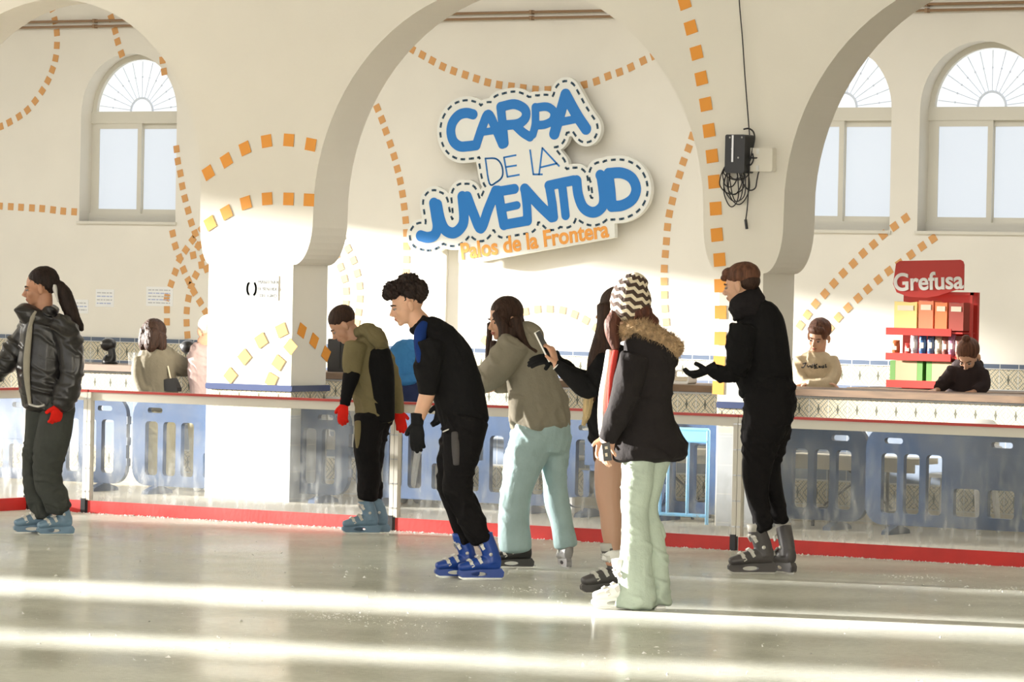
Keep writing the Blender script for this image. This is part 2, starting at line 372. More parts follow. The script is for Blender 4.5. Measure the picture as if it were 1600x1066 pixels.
# back wall with arched windows
WINS = [(-13.73, .66, 2.22, 3.40), (-5.06, .66, 2.22, 3.40), (-3.44, .66, 2.22, 3.40), (-1.85, .66, 2.22, 3.40)]
holes = [[(cx - r, z0), (cx + r, z0)] + arc(cx, zs, r - .005, 0, 180, 28) for cx, r, z0, zs in WINS]
bm = bmesh.new(); prism(bm, [(-18.1, -.1), (18.1, -.1), (18.1, 6), (-18.1, 6)], holes, lambda u, v, d: (u, YB + d, v), .45)
tag(bm_obj('wall_back', bm, M['plaster']), kind='structure')
bm = bmesh.new(); box(bm, -18, 9, YB - .02, YB + .002, -.02, .90); box(bm, -18, 9, YB - .03, YB + .002, .90, .95)
tag(bm_obj('trim_4', bm, M['tile_wall']), kind='structure')
for wi, (cx, r, z0, zs) in enumerate(WINS):
    wr = empty('window_%d' % (wi + 1), (cx, YB + .2, z0)); tag(wr, kind='structure')
    ri = r - .06
    def fr(bm, x0, x1, za, zb, y0=0, y1=.06): box(bm, x0, x1, y0, y1, za, zb)
    H = zs - z0
    bm = bmesh.new()
    fr(bm, -r, -ri, 0, H); fr(bm, ri, r, 0, H); fr(bm, -r, r, 0, .09, -.02, .06); fr(bm, -r, r, H - .1, H + .03, -.02, .06)
    prism(bm, arc(0, H, r, 0, 180, 28) + arc(0, H, ri, 180, 0, 28), [], lambda u, v, d: (u, d, v), .06)
    bm_obj('window_frame', bm, M['alu'], wr)
    for sx in (-1, 1):
        bm = bmesh.new(); a, b_ = (-ri + .002, .04) if sx < 0 else (-.01, ri - .002); y0 = -.012 if sx < 0 else .024
        fr(bm, a, a + .055, .09, H - .1, y0, y0 + .035); fr(bm, b_ - .055, b_, .09, H - .1, y0, y0 + .035)
        fr(bm, a + .055, b_ - .055, .09, .14, y0, y0 + .035); fr(bm, a + .055, b_ - .055, H - .16, H - .1, y0, y0 + .035)
        s = bm_obj('sash', bm, M['alu'], wr)
        bm = bmesh.new(); box(bm, a + .05, b_ - .05, y0 + .012, y0 + .02, .135, H - .155); bm_obj('frosted_pane', bm, M['pane'], s)
    bm = bmesh.new(); prism(bm, arc(0, H, ri + .005, 0, 180, 28), [], lambda u, v, d: (u, .045 + d, v), .01); bm_obj('lunette_pane', bm, M['lunette'], wr)
    bm = bmesh.new()
    for k in range(13):
        a = math.radians(7 + k * 166 / 12); tube(bm, [(math.cos(a) * .15, .035, H + .03 + math.sin(a) * .15), (math.cos(a) * (ri - .02), .035, H + .03 + math.sin(a) * (ri - .05))], .004, 6, 1)
        ell(bm, (math.cos(a) * .40, .035, H + .03 + math.sin(a) * .38), np.eye(3), (.011, .011, .011), 6, 5)
    tube(bm, [(math.cos(math.radians(t)) * .15, .035, H + .03 + math.sin(math.radians(t)) * .15) for t in range(0, 181, 15)], .012, 6, 1)
    tag(bm_obj('fan_grille', bm, M['grille'], wr), 'pale fan-shaped grille of thin bars')
    bm = bmesh.new(); box(bm, -r - .02, r + .02, -.22, .02, -.03, 0.0); bm_obj('window_sill', bm, M['alu'], wr)

# left wall of the hall, out of view; openings added to shape the sun patches
def wall_grid(bm, x0, x1, y0, y1, z0, z1, holes):
    ys = sorted({y0, y1, *[h[0] for h in holes], *[h[1] for h in holes]}); zs = sorted({z0, z1, *[h[2] for h in holes], *[h[3] for h in holes]})
    for i in range(len(ys) - 1):
        for j in range(len(zs) - 1):
            cy, cz = (ys[i] + ys[i + 1]) / 2, (zs[j] + zs[j + 1]) / 2
            if not any(h[0] < cy < h[1] and h[2] < cz < h[3] for h in holes): box(bm, x0, x1, ys[i], ys[i + 1], zs[j], zs[j + 1])
SUNHOLES = [(-2.12, -1.4, 2.45, 3.8), (-1.4, -.3, 1.75, 3.8), (-.3, 1.2, 1.5, 3.8), (-4.6, -3.4, 1.95, 2.55), (-7.75, -7.35, 2.75, 3.4), (-11.0, -9.95, 1.9, 4.6), (-13.7, -13.1, 1.8, 4.0), (10.1, 12.15, .9, 3.05)]
bm = bmesh.new(); wall_grid(bm, -18.2, -18.0, -26, 14.2, -.1, 6.0, SUNHOLES)
tag(bm_obj('wall_left', bm, M['plaster']), kind='structure')
bm = bmesh.new(); box(bm, 18.0, 18.2, -26, 14.2, -.1, 6.0); tag(bm_obj('blocking_wall_right', bm, M['plaster']), kind='structure')  # out of view, added to block light from the right
# ------------------------------------------------------------------ rink boards
PX = [-3.98, -3.42, -.875, 1.70, 4.27, 6.84]
def rink_board(x0, x1, name_label):
    L = x1 - x0; r = empty('rink_board', (x0, 0, 0)); tag(r, name_label, 'barrier', 'clear rink boards along the far side')
    bm = bmesh.new(); box(bm, .03, L - .03, -.006, .006, .07, .815); bm_obj('plexiglass_panel', bm, M['plexi'], r)
    bm = bmesh.new(); box(bm, .015, L - .015, -.03, -.008, 0.0, .086); bmesh.ops.bevel(bm, geom=bm.edges[:], offset=.004, segments=1); bm_obj('kick_plate', bm, M['red'], r)
    bm = bmesh.new(); box(bm, .002, L - .002, -.028, .028, .832, .848); bmesh.ops.bevel(bm, geom=bm.edges[:], offset=.006, segments=2); tr = bm_obj('top_rail', bm, M['glassrail'], r)
    bm = bmesh.new(); box(bm, 0.03, L - .03, -.014, .014, .775, .832); tag(bm_obj('rail_strip', bm, M['railwhite'], r), 'pale clamping strip under the red rail')
    for xa, xb in ((L - .032, L - .002), (.002, .03)):
        bm = bmesh.new(); box(bm, xa, xb, -.035, .01, .09, .831); po = bm_obj('post', bm, M['railwhite'], r)
        for k in range(5):
            bm = bmesh.new(); obox(bm, ((xa + xb) / 2, -.036, .15 + k * .16), (1, 0, 0), (0, 1, 0), (0, 0, 1), .013, .004, .004); bm_obj('bolt', bm, M['steel'], po)
    bm = bmesh.new(); box(bm, L - .040, L - .001, -.040, -.004, 0, .10); tag(bm_obj('post_foot', bm, M['black'], r), 'black rubber foot')
    return r
labs = ['short clear rink board panel at the far left corner of the rink', 'clear rink board between the girl in the black puffer and the boy in olive',
        'clear rink board between the boy in olive and the man in the black snood', 'clear rink board to the right of the man in the black snood', 'clear rink board continuing past the right edge of the frame']
for i in range(5): rink_board(PX[i], PX[i + 1] , labs[i])
r = rink_board(0, 2.6, 'side rink board running towards the camera at the left edge'); r.location = (-3.95, -2.62, 0); r.rotation_euler.z = math.radians(90)

# ------------------------------------------------------------------ plastic crowd barriers
def rrect(x0, x1, z0, z1, r, n=5):
    o = []
    for cx, cz, a in ((x1 - r, z0 + r, -90), (x1 - r, z1 - r, 0), (x0 + r, z1 - r, 90), (x0 + r, z0 + r, 180)):
        o += [(cx + r * math.cos(math.radians(a + 90 * k / n)), cz + r * math.sin(math.radians(a + 90 * k / n))) for k in range(n + 1)]
    return o
def crowd_barrier(x, y, L, label, group='blue plastic crowd barriers'):
    t = empty('crowd_barrier', (x, y, -.02)); tag(t, label, 'barrier', group)
    outer = rrect(0, L, .06, .72, .13, 6); hs = []
    # slots at both ends, solid sign panel in the middle with windows beneath
    for a in (.12, .29, .46): hs.append(rrect(a, a + .12, .14, .55, .03)); hs.append(rrect(L - a - .12, L - a, .14, .55, .03))
    mx0, mx1 = .64, L - .64; nw = max(1, int((mx1 - mx0) / .24)); w = (mx1 - mx0) / nw
    for k in range(nw): hs.append(rrect(mx0 + k * w + .03, mx0 + (k + 1) * w - .03, .14, .33, .025))
    for a in (.14, L - .28): hs.append(rrect(a, a + .14, .615, .655, .018, 3))
    for a in ((L - .16) / 2,): hs.append(rrect(a, a + .16, .615, .655, .018, 3))
    bm = bmesh.new(); prism(bm, outer, hs, lambda u, v, d: (u, -.02 + d, v), .045); bmesh.ops.recalc_face_normals(bm, faces=bm.faces)
    bm_obj('frame', bm, M['bluepl'], t)
    bm = bmesh.new(); box(bm, mx0 + .02, mx1 - .02, -.026, -.019, .37, .57); bmesh.ops.bevel(bm, geom=bm.edges[:], offset=.003, segments=1); bm_obj('sign_panel', bm, M['bluepl'], t)
    for fx in (.2, L - .26):
        bm = bmesh.new(); prism(bm, [(-.16, 0), (-.15, .025), (-.03, .06), (.03, .06), (.15, .025), (.16, 0)], [], lambda u, v, d: (fx + d, u, v), .06); bm_obj('foot', bm, M['bluepl'], t)
    for k in range(3):
        bm = bmesh.new(); chain(bm, [(L + .005, 0, .2 + k * .16, .02), (L + .005, 0, .26 + k * .16, .02)], seg=12, sub=1, cap=0); bm_obj('coupling', bm, M['bluepl'], t)
    return t
crowd_barrier(-7.27, 2.74, 2.08, 'blue plastic crowd barrier beside the girl in the black puffer jacket')
crowd_barrier(-5.13, 2.74, 2.0, 'blue plastic crowd barrier behind the woman in the grey jumper, cut by the left pier')
crowd_barrier(-3.10, 2.80, 1.75, 'blue plastic crowd barrier with a solid panel behind the curly-haired young man')
crowd_barrier(-1.32, 2.80, .86, 'short blue plastic crowd barrier behind the girl with very long hair')
crowd_barrier(-.72, 2.86, 1.83, 'blue plastic crowd barrier disappearing behind the middle pier')
bpy.data.objects.remove([o for o in COL.objects if o.name.startswith('crowd_barrier') and abs(o.location.x + .72) < .01][0]) if False else None
crowd_barrier(1.165, 2.74, 2.05, 'blue plastic crowd barrier with a wide solid panel under the snack counter')
# sky-blue metal gate section
t = empty('metal_barrier', (-.62, 2.62, -.02)); tag(t, 'sky-blue tubular metal barrier seen through the boards beside the girl in the bobble hat', 'barrier')
bm = bmesh.new()
for a, b_ in (((0, 0, .66), (.60, 0, .66)), ((0, 0, .58), (.60, 0, .58)), ((0, 0, .06), (.60, 0, .06)), ((0, 0, .0), (0, 0, .66)), ((.60, 0, 0), (.60, 0, .66))): tube(bm, [a, b_], .013, 8, 1)
bm_obj('frame', bm, M['skyblue'], t)
for k in (.22, .28, .44):
    bm = bmesh.new(); tube(bm, [(k, 0, .06), (k, 0, .58)], .011, 8, 1); bm_obj('bar', bm, M['skyblue'], t)
bm = bmesh.new(); box(bm, .0, .60, -.006, .006, .585, .655); bm_obj('top_panel', bm, M['skyblue'], t)

# ------------------------------------------------------------------ counter
YC = 3.62
bm = bmesh.new(); box(bm, -17, 8, YC, YC + .12, -.02, .875); c0 = bm_obj('counter', bm, M['tile_counter']); tag(c0, 'long tiled snack counter with patterned tile bands and a brown wooden top', 'counter')
bm = bmesh.new(); box(bm, -17, 8, YC - .05, YC + .62, .877, .925); bmesh.ops.bevel(bm, geom=bm.edges[:], offset=.006, segments=2); bm_obj('countertop', bm, M['wood'], c0)
bm = bmesh.new(); box(bm, -17, 8, YC + .02, YC + .6, .40, .43); tag(bm_obj('shelf', bm, M['cream'], c0), 'shelf under the top')

# benches and plastic chairs in front of the counter
def bench(x, y, L, label):
    t = empty('folding_bench', (x, y, -.02)); tag(t, label, 'bench', 'folding benches in front of the counter')
    bm = bmesh.new(); box(bm, 0, L, -.15, .15, .46, .50); box(bm, .04, L - .04, -.14, -.12, .40, .46); bm_obj('bench_top', bm, M['cream'], t)
    for k in (.25, L - .25):
        bm = bmesh.new(); tube(bm, [(k, -.12, 0), (k, -.12, .42)], .012, 8, 1); tube(bm, [(k, .12, 0), (k, .12, .42)], .012, 8, 1); tube(bm, [(k, -.12, .12), (k, .12, .12)], .010, 8, 1); bm_obj('leg', bm, M['black'], t)
    bm = bmesh.new(); tube(bm, [(.27, 0, .14), (.65, 0, .42)], .009, 8, 1); tube(bm, [(L - .27, 0, .14), (L - .65, 0, .42)], .009, 8, 1); bm_obj('brace', bm, M['black'], t)
bench(.30, 3.24, 1.08, 'cream folding bench seen through the boards at the right')
bench(-1.32, 3.24, 1.15, 'cream folding bench behind the girls left of the middle pier')
def plastic_chair(x, y, rz, label):
    t = empty('plastic_chair', (x, y, -.02), rz); tag(t, label, 'chair', 'white plastic chairs by the counter')
    bm = bmesh.new(); prism(bm, rrect(-.2, .2, -.19, .19, .06), [], lambda u, v, d: (u, v, .38 + d), .025); bm_obj('seat', bm, M['whitepl'], t)
    bm = bmesh.new(); prism(bm, rrect(-.2, .2, .40, .78, .09), [rrect(-.13 + k * .075, -.085 + k * .075, .48, .70, .015) for k in range(4)], lambda u, v, d: (u, .17 + .12 * (v - .4) + d, v), .022); bm_obj('backrest', bm, M['whitepl'], t)
    for sx in (-1, 1):
        bm = bmesh.new(); tube(bm, [(sx * .2, -.17, .40), (sx * .225, -.15, .56), (sx * .225, 0, .6), (sx * .215, .19, .58)], .02, 8, 4); bm_obj('armrest', bm, M['whitepl'], t)
        for sy in (-1, 1):
            bm = bmesh.new(); chain(bm, [(sx * .18, sy * .16, .39, .026), (sx * .215, sy * .2, 0, .018)], seg=8, sub=1, cap=0); bm_obj('leg', bm, M['whitepl'], t)
plastic_chair(-2.60, 3.27, .1, 'white plastic chair behind the curly-haired young man')
plastic_chair(-1.58, 3.27, 3.05, 'white plastic chair just right of the girl in pale jeans')
plastic_chair(1.62, 3.26, .1, 'white plastic chair behind the blue barrier at the right')
plastic_chair(-3.50, 3.28, 3.2, 'white plastic chair behind the boy in olive')

# ------------------------------------------------------------------ sticker dots along lines
def dots(pts, Y, size, m, label, plane='y', X=None, name='dotted_line'):
    P = [on_y(x, y, Y) if plane == 'y' else CAM + ray(x, y) * (X - CAM[0]) / ray(x, y)[0] for x, y in pts]
    c0 = P[len(P) // 2]; t = empty(name, c0); tag(t, label, 'wall decoration', 'orange dotted lines on the walls')
    for i, p in enumerate(P):
        q = P[min(i + 1, len(P) - 1)] - P[max(i - 1, 0)]; q = q / (np.linalg.norm(q) + 1e-9)
        nrm = np.array([0, 1, 0]) if plane == 'y' else np.array([-1, 0, 0]); s = np.cross(nrm, q); s /= np.linalg.norm(s)
        bm = bmesh.new(); obox(bm, p - c0 - nrm * (.0022 + (i % 3) * .0002), q, s, nrm, size / 2, size / 2, .0012); bm_obj('sticker', bm, m, t)
    return t
Yb, Yp = YB - .001, YP - .001
S = .078
dots([(-8, 200), (1, 198), (15, 191), (30, 182), (43, 172), (55, 158), (66, 142), (75, 126), (82, 109), (87, 91), (89, 71), (89, 51), (86, 32), (81, 13), (74, -5)], Yb, S, M['orange2'], 'curved line of small orange squares in the top left corner of the photo')
dots([(168, 8), (174, 28), (180, 48), (184, 65), (190, 84)], Yb, S, M['orange2'], 'short line of four orange squares just above the left window')
dots([(253.5, 78), (254, 94), (256.5, 112)], Yb, S, M['orange2'], 'three orange squares in a short line at the upper right of the left window')
dots([(276, 233), (278, 252), (282, 271), (285, 291), (289, 310), (294, 329), (299, 348), (305, 365), (311, 384), (317.6, 402.5), (323, 420)], Yb, S, M['orange2'], 'line of orange squares running down right of the left window')
dots([(-16, 321), (0, 322), (17, 323), (33, 324), (50, 325), (66, 326), (83, 328), (99, 330), (116, 331)], Yb, S, M['orange2'], 'level line of orange squares left of the left window')
dots([(315, 358), (301, 375), (290.5, 390.6), (281, 405), (274, 425), (267.6, 443.7), (261, 465), (261, 484), (261, 503)], Yb, S, M['orange2'], 'orange squares curving down left beside the left pier')
dots([(310, 384.5), (302, 399), (315, 414), (306, 430), (299, 447), (294.6, 466.5), (292, 485.4), (291.7, 504.5), (293, 523.5)], Yb, S, M['orange2'], 'orange squares falling straight down beside the left pier')
dots([(270, 365), (274, 384.5), (281, 403), (287, 421.7), (294.6, 438.6), (303, 456), (312.6, 472), (321.6, 488)], Yb, S, M['orange2'], 'orange squares slanting down right towards the left pier')
dots([(576, 133), (582.6, 151), (589.7, 169), (597, 187), (603, 205), (610, 225), (616, 244.5), (621, 264), (625.5, 283), (629, 303), (631.6, 323), (634, 344), (635, 364), (635, 385), (635, 405.6), (634, 426), (632, 446)], Yb, S, M['orange2'], 'long line of orange squares running down left of the blue lettered sign')
dots([(630, 67), (644, 77), (660, 86), (675.6, 95), (692, 104), (709, 111), (727, 117), (744.5, 123), (762, 128.7), (780, 132.5), (799, 135), (817.5, 137.6), (836.7, 140), (856, 140.5), (875, 139), (895, 136), (913, 132.5), (932, 127), (950, 119), (968, 112.8), (986, 105), (1005, 95), (1022, 87)], Yb, S, M['orange2'], 'sagging line of orange squares above the blue lettered sign')
dots([(1082, 213), (1076, 232), (1068, 252.5), (1062, 273), (1055.4, 293), (1050.7, 314), (1046, 334), (1043, 355), (1041.4, 377), (1039.7, 397), (1038, 420), (1037.7, 440), (1038, 461), (1038.6, 482.5), (1040.7, 503.5)], Yb, S, M['orange2'], 'line of orange squares running down right of the blue lettered sign')
dots([(757, 532), (770, 513), (785, 500), (802, 492), (820.5, 487), (839.7, 483.5), (859, 483), (879, 485), (897.6, 491.7), (915, 500.7), (931, 513)], Yb, S, M['orange2'], 'arched line of orange squares above the girl in the grey hoodie')
dots([(524, 353), (533.8, 371), (543.7, 389), (552, 407), (557.8, 427), (561.5, 447), (562, 467), (560, 488), (557, 505)], Yb, S, M['orange2'], 'bowed line of orange squares above the boy in olive, the right one of two')
dots([(525, 399), (532, 417.5), (538, 435.7), (540.7, 455), (540, 475), (538, 494)], Yb, S, M['orange2'], 'bowed line of orange squares above the boy in olive, the left one of two')
dots([(1415, 341), (1397.5, 354), (1380, 367), (1365, 382), (1348.7, 396), (1333.4, 412), (1317.6, 427), (1303, 443), (1289, 459), (1274.4, 475), (1261.5, 492), (1250.5, 508.5)], Yb, S, M['orange2'], 'slanting line of orange squares under the right windows, the upper of two')
dots([(1458, 373), (1441, 385), (1423.5, 398), (1406, 412), (1389, 423.7), (1372.4, 437), (1356, 452), (1340.7, 466), (1325, 481), (1310, 496), (1296, 513)], Yb, S, M['orange2'], 'slanting line of orange squares under the right windows, the lower of two')
SF = .093
dots([(325.7, 270), (354, 250.6), (383, 232), (416.7, 220.6), (451.4, 219), (485.7, 226)], Yp, SF, M['orange'], 'arched line of large orange squares across the left pier, the top one')
dots([(328.5, 349), (354, 332), (384.4, 317), (417.6, 310.7), (451, 311), (483, 312.5)], Yp, SF, M['orange'], 'arched line of large orange squares across the left pier, the second from the top')
dots([(360, 587), (382, 558), (408, 532), (440, 516)], Yp, SF, M['orange'], 'four large orange squares rising at the foot of the left pier, the upper row')
dots([(424, 594), (435, 567), (454, 542)], Yp, SF, M['orange'], 'three large orange squares rising at the foot of the left pier, the lower row')
XR = piers[2][1] + .001
dots([(471.5, 516.7), (490.5, 532.5), (509, 553)], None, SF, M['orange'], 'two large orange squares on the shaded side of the left pier', plane='x', X=XR)
dots([(1060, -30), (1069.8, 4), (1079.5, 43), (1088.5, 82.5), (1096, 122.5), (1103, 163), (1108, 204), (1112.8, 244), (1116, 284), (1118.5, 326), (1120.3, 367), (1124.5, 406), (1125.5, 446.6), (1126, 488), (1125.5, 529), (1124, 567), (1122.5, 606)], Yp, SF, M['orange'], 'tall line of large orange squares running down the middle pier')

# ------------------------------------------------------------------ pipes and conduit on the back wall
for zz, lb in ((4.415, 'thin brown pipe along the top of the back wall, the upper of two'), (4.355, 'thin brown pipe along the top of the back wall, the lower of two')):
    bm = bmesh.new(); tube(bm, [(-18, YB - .04, zz), (9, YB - .04, zz)], .014, 8, 1)
    pr = bm_obj('wall_pipe', bm, M['pipe']); tag(pr, lb, 'pipe', 'pipes on the back wall')
    bm = bmesh.new()
    for k in range(24): box(bm, -17.6 + k * 1.13, -17.57 + k * 1.13, YB - .06, YB + .001, zz - .02, zz + .02)
    bm_obj('clip', bm, M['pipe'], pr)
p0 = on_y(695, 395, YB); bm = bmesh.new(); box(bm, p0[0] - .045, p0[0] + .045, YB - .035, YB + .001, .95, 2.35)
tag(bm_obj('cable_duct', bm, M['plaster']), 'cream vertical cable duct below the blue lettered sign', 'duct')

# ------------------------------------------------------------------ papers
def paper(x0, y0, x1, y1, Y, label, lines, tilt=0):
    a, b_ = on_y(x0, y0, Y), on_y(x1, y1, Y); w, h = b_[0] - a[0], a[2] - b_[2]
    t = empty('wall_notice', ((a[0] + b_[0]) / 2, Y, (a[2] + b_[2]) / 2)); tag(t, label, 'notice')
    bm = bmesh.new(); box(bm, -w / 2, w / 2, -.004, .0, -h / 2, h / 2); bm_obj('sheet', bm, M['paper'], t)
    bm = bmesh.new(); rr = random.Random(int(x0))
    for m_ in ('inklight', 'inkblue'):
        bm = bmesh.new(); k = 0
        for i in range(lines):
            if (i % 2 == 0) != (m_ == 'inklight'): continue
            z = h / 2 - h * (i + 1) / (lines + 1); x = -w * .42
            while x < w * .38:
                l = rr.uniform(.02, .06); box(bm, x, min(x + l, w * .4), -.0055, -.004, z - .006, z + .006); x += l + .012; k += 1
        if k: bm_obj('printed_lines', bm, M[m_], t)
        else: bm.free()
    return t
paper(229, 448, 270, 479, YB, 'white printed notice on the back wall above the woman in the grey jumper', 5)
paper(150, 452, 178, 480, YB, 'small white notice on the back wall right of the girl in the black puffer jacket', 4)
paper(114, 468, 138, 490, YB, 'small white notice on the back wall behind the ponytail', 3)
a, b_ = on_y(380, 430, YP), on_y(435, 470, YP)
t = empty('direction_notice', ((a[0] + b_[0]) / 2, YP, (a[2] + b_[2]) / 2)); tag(t, 'white skating direction notice with two curved arrows on the left pier', 'notice')
w, h = b_[0] - a[0], a[2] - b_[2]
bm = bmesh.new(); box(bm, -w / 2, w / 2, -.004, 0, -h / 2, h / 2); bm_obj('sheet', bm, M['paper'], t)
for sgn in (-1, 1):
    pts = [(-w * .25 + sgn * .040 * math.cos(math.radians(q)), -.008 + .056 * math.sin(math.radians(q))) for q in range(-58, 59, 8)]
    bm = bmesh.new(); polyline_mesh(bm, pts, lambda u, v, d: (u, -.0045 - d, v), .0085, .001)
    e_ = pts[-1] if sgn < 0 else pts[0]; e2 = pts[-3] if sgn < 0 else pts[2]
    for dx in (-.012, .012): polyline_mesh(bm, [e_, (e2[0] + dx, e2[1])], lambda u, v, d: (u, -.0045 - d, v), .003, .001)
    bm_obj('arrow', bm, M['ink'], t)
for k, l in enumerate(('MANTENER', 'EL SENTIDO', 'DEL GIRO')): text_obj('lettering', l, .036, M['ink'], t, (w * .2, -.006, h * .17 - k * .05), (math.pi / 2, 0, 0), ext=.0008)

# ------------------------------------------------------------------ cable reel and socket on the middle pier
def pw(x, y, dy=0.0): 
    p = on_y(x, y, YP - dy); return Vector(p)
rc = pw(1153, 240, .09)
t = empty('cable_reel', rc); tag(t, 'black cable holder with a tangle of black cables hung on the middle pier', 'cable holder')
bm = bmesh.new(); pr_ = []
prism(bm, rrect(-.078, .078, -.135, .13, .012, 2), [], lambda u, v, d: (u, -.045 + d, v), .13); bm_obj('housing', bm, M['black'], t)
bm = bmesh.new(); box(bm, -.022, -.008, -.052, -.044, -.06, .125); tag(bm_obj('shiny_strip', bm, M['steel'], t), 'bright steel strip')
bm = bmesh.new()
for xx, zz in ((-.04, .11), (.055, .11), (-.02, .03), (.03, -.03)): ell(bm, (xx, -.047, zz), np.eye(3), (.007, .005, .007), 8, 6)
bm_obj('screw', bm, M['steel'], t)
def cable(pts, r, name='cable', parent=t, base=rc):
    bm = bmesh.new(); tube(bm, [tuple(pw(x, y, dy) - base) for x, y, dy in pts], r, 7, 5); return bm_obj(name, bm, M['cable'], parent, smooth=True)
rr = random.Random(5)
for k in range(9):
    cxx, rx, bot = 1146 + rr.uniform(-6, 9), rr.uniform(9, 20), rr.uniform(280, 324); top = 250 + rr.uniform(-8, 12)
    L_ = [(cxx + rx * math.sin(a) * (1 + .1 * math.sin(3 * a + k)), top + (bot - top) * (1 - math.cos(a)) / 2, .06 + .05 * math.sin(a * 1.0 + k)) for a in np.linspace(0, 2 * math.pi, 14)]
    cable(L_, .0042)
cable([(1162, 202, .07), (1170, 201, .07), (1177, 206, .06), (1179, 216, .05), (1176, 232, .05), (1172, 250, .06), (1164, 262, .08)], .006)
cable([(1165, 246, .07), (1178, 247, .06), (1199, 245.5, .02)], .006)
cable([(1155, 268, .08), (1160, 285, .07), (1170, 297, .06), (1180, 294, .05), (1183, 280, .05), (1187, 266, .04), (1198, 258, .03)], .005)
cable([(1176, 240, .06), (1177, 250, .07), (1172, 258, .07), (1166, 250, .06), (1170, 242, .06)], .005)
bm = bmesh.new(); q = pw(1199, 257.5, .03) - rc; chain(bm, [(q.x, q.y - .02, q.z, .02), (q.x, q.y + .025, q.z, .02)], seg=14, sub=1, cap=0, ref=(0, 0, 1)); bm_obj('plug', bm, M['black'], t)
bm = bmesh.new(); hb = [tuple(pw(x, y, d)) for x, y, d in ((1153, -60, .03), (1155, 0, .03), (1160, 60, .03), (1164, 120, .03), (1169, 185, .03), (1172, 230, .05), (1170, 275, .05), (1168, 320, .03), (1165, 345, .03))]
tube(bm, hb, .0045, 7, 4); hc = bm_obj('hanging_cable', bm, M['cable'], smooth=True); tag(hc, 'long thin black cable hanging down the middle pier', 'cable')
bm = bmesh.new(); tube(bm, [tuple(pw(1165, 343, .03)), tuple(pw(1167, 358, .03))], .010, 8, 1); bm_obj('connector', bm, M['black'], hc)
sc = pw(1192, 250, 0); t = empty('socket_box', sc); tag(t, 'white socket box on the middle pier right of the cable holder', 'socket box')
bm = bmesh.new(); box(bm, -.105, .105, -.055, 0, -.082, .082); bmesh.ops.bevel(bm, geom=bm.edges[:], offset=.008, segments=2); bm_obj('case', bm, M['plaster'], t)
bm = bmesh.new(); box(bm, -.02, .0, -.06, -.054, .04, .075); box(bm, -.02, .0, -.06, -.054, -.075, -.04); bm_obj('clip', bm, M['white'], t)

# ------------------------------------------------------------------ the big sign
SY = YB - .17
k2 = 3.135
def sp(u, v): p = on_y(600 + u / k2, 100 + v / k2, SY); return (p[0], p[2])
blue = [
 ([(437, 247), (405, 240), (368, 250), (338, 285), (328, 330), (340, 378), (372, 403), (410, 403), (452, 398)], 23),
 ([(452, 398), (485, 300), (512, 248), (545, 310), (580, 392)], 22), ([(478, 335), (550, 325)], 16),
 ([(572, 212), (582, 300), (590, 388)], 22), ([(572, 210), (640, 197), (690, 222), (694, 262), (660, 292), (596, 300)], 22), ([(640, 297), (680, 335), (715, 357)], 21),
 ([(742, 212), (742, 290), (730, 345)], 19), ([(742, 214), (800, 210), (832, 235), (826, 275), (790, 296), (748, 300)], 19),
 ([(890, 150), (862, 250), (835, 342)], 26), ([(890, 150), (945, 250), (990, 318)], 26), ([(850, 288), (950, 268)], 18),
 ([(245, 682), (255, 745), (262, 800), (248, 838), (215, 850), (180, 842)], 25),
 ([(262, 690), (276, 760), (300, 812), (340, 828), (375, 805), (392, 760), (384, 650)], 25),
 ([(408, 650), (440, 735), (475, 805), (510, 715), (548, 622)], 24),
 ([(560, 622), (572, 700), (588, 788)], 24), ([(560, 625), (640, 612)], 22), ([(578, 708), (652, 692)], 18), ([(588, 788), (700, 768)], 22),
 ([(690, 615), (700, 690), (704, 768)], 22), ([(690, 612), (760, 690), (822, 750)], 24), ([(810, 598), (824, 680), (832, 750)], 22),
 ([(808, 596), (870, 582), (930, 570)], 22), ([(872, 588), (882, 670), (890, 742)], 21),
 ([(944, 572), (952, 640), (975, 700), (1015, 726), (1055, 715), (1078, 670), (1066, 560), (1060, 545)], 24),
 ([(1102, 540), (1112, 615), (1118, 690)], 22), ([(1100, 536), (1165, 534), (1215, 560), (1236, 612), (1218, 662), (1170, 692), (1115, 698)], 24)]
fill_ = [([(500, 480), (520, 570), (560, 590)], 30), ([(520, 480), (640, 460), (780, 440), (845, 500)], 42), ([(560, 560), (700, 540), (800, 520)], 45)]
def s2(strokes, sub=5):
    o = []
    for pts, r in strokes:
        P = catmull(pts, sub) if len(pts) > 2 else [np.array(p, float) for p in pts]
        o += [(np.array(sp(*P[i])), np.array(sp(*P[i + 1])), r / k2 / 139.0) for i in range(len(P) - 1)]
    return o
def field(segs, X, Z, grow=0.0):
    d = np.full(X.shape, 9.0)
    for a, b, r in segs:
        ab = b - a; t = np.clip(((X - a[0]) * ab[0] + (Z - a[1]) * ab[1]) / (ab @ ab + 1e-12), 0, 1)
        d = np.minimum(d, np.hypot(X - a[0] - t * ab[0], Z - a[1] - t * ab[1]) - r - grow)
    return d
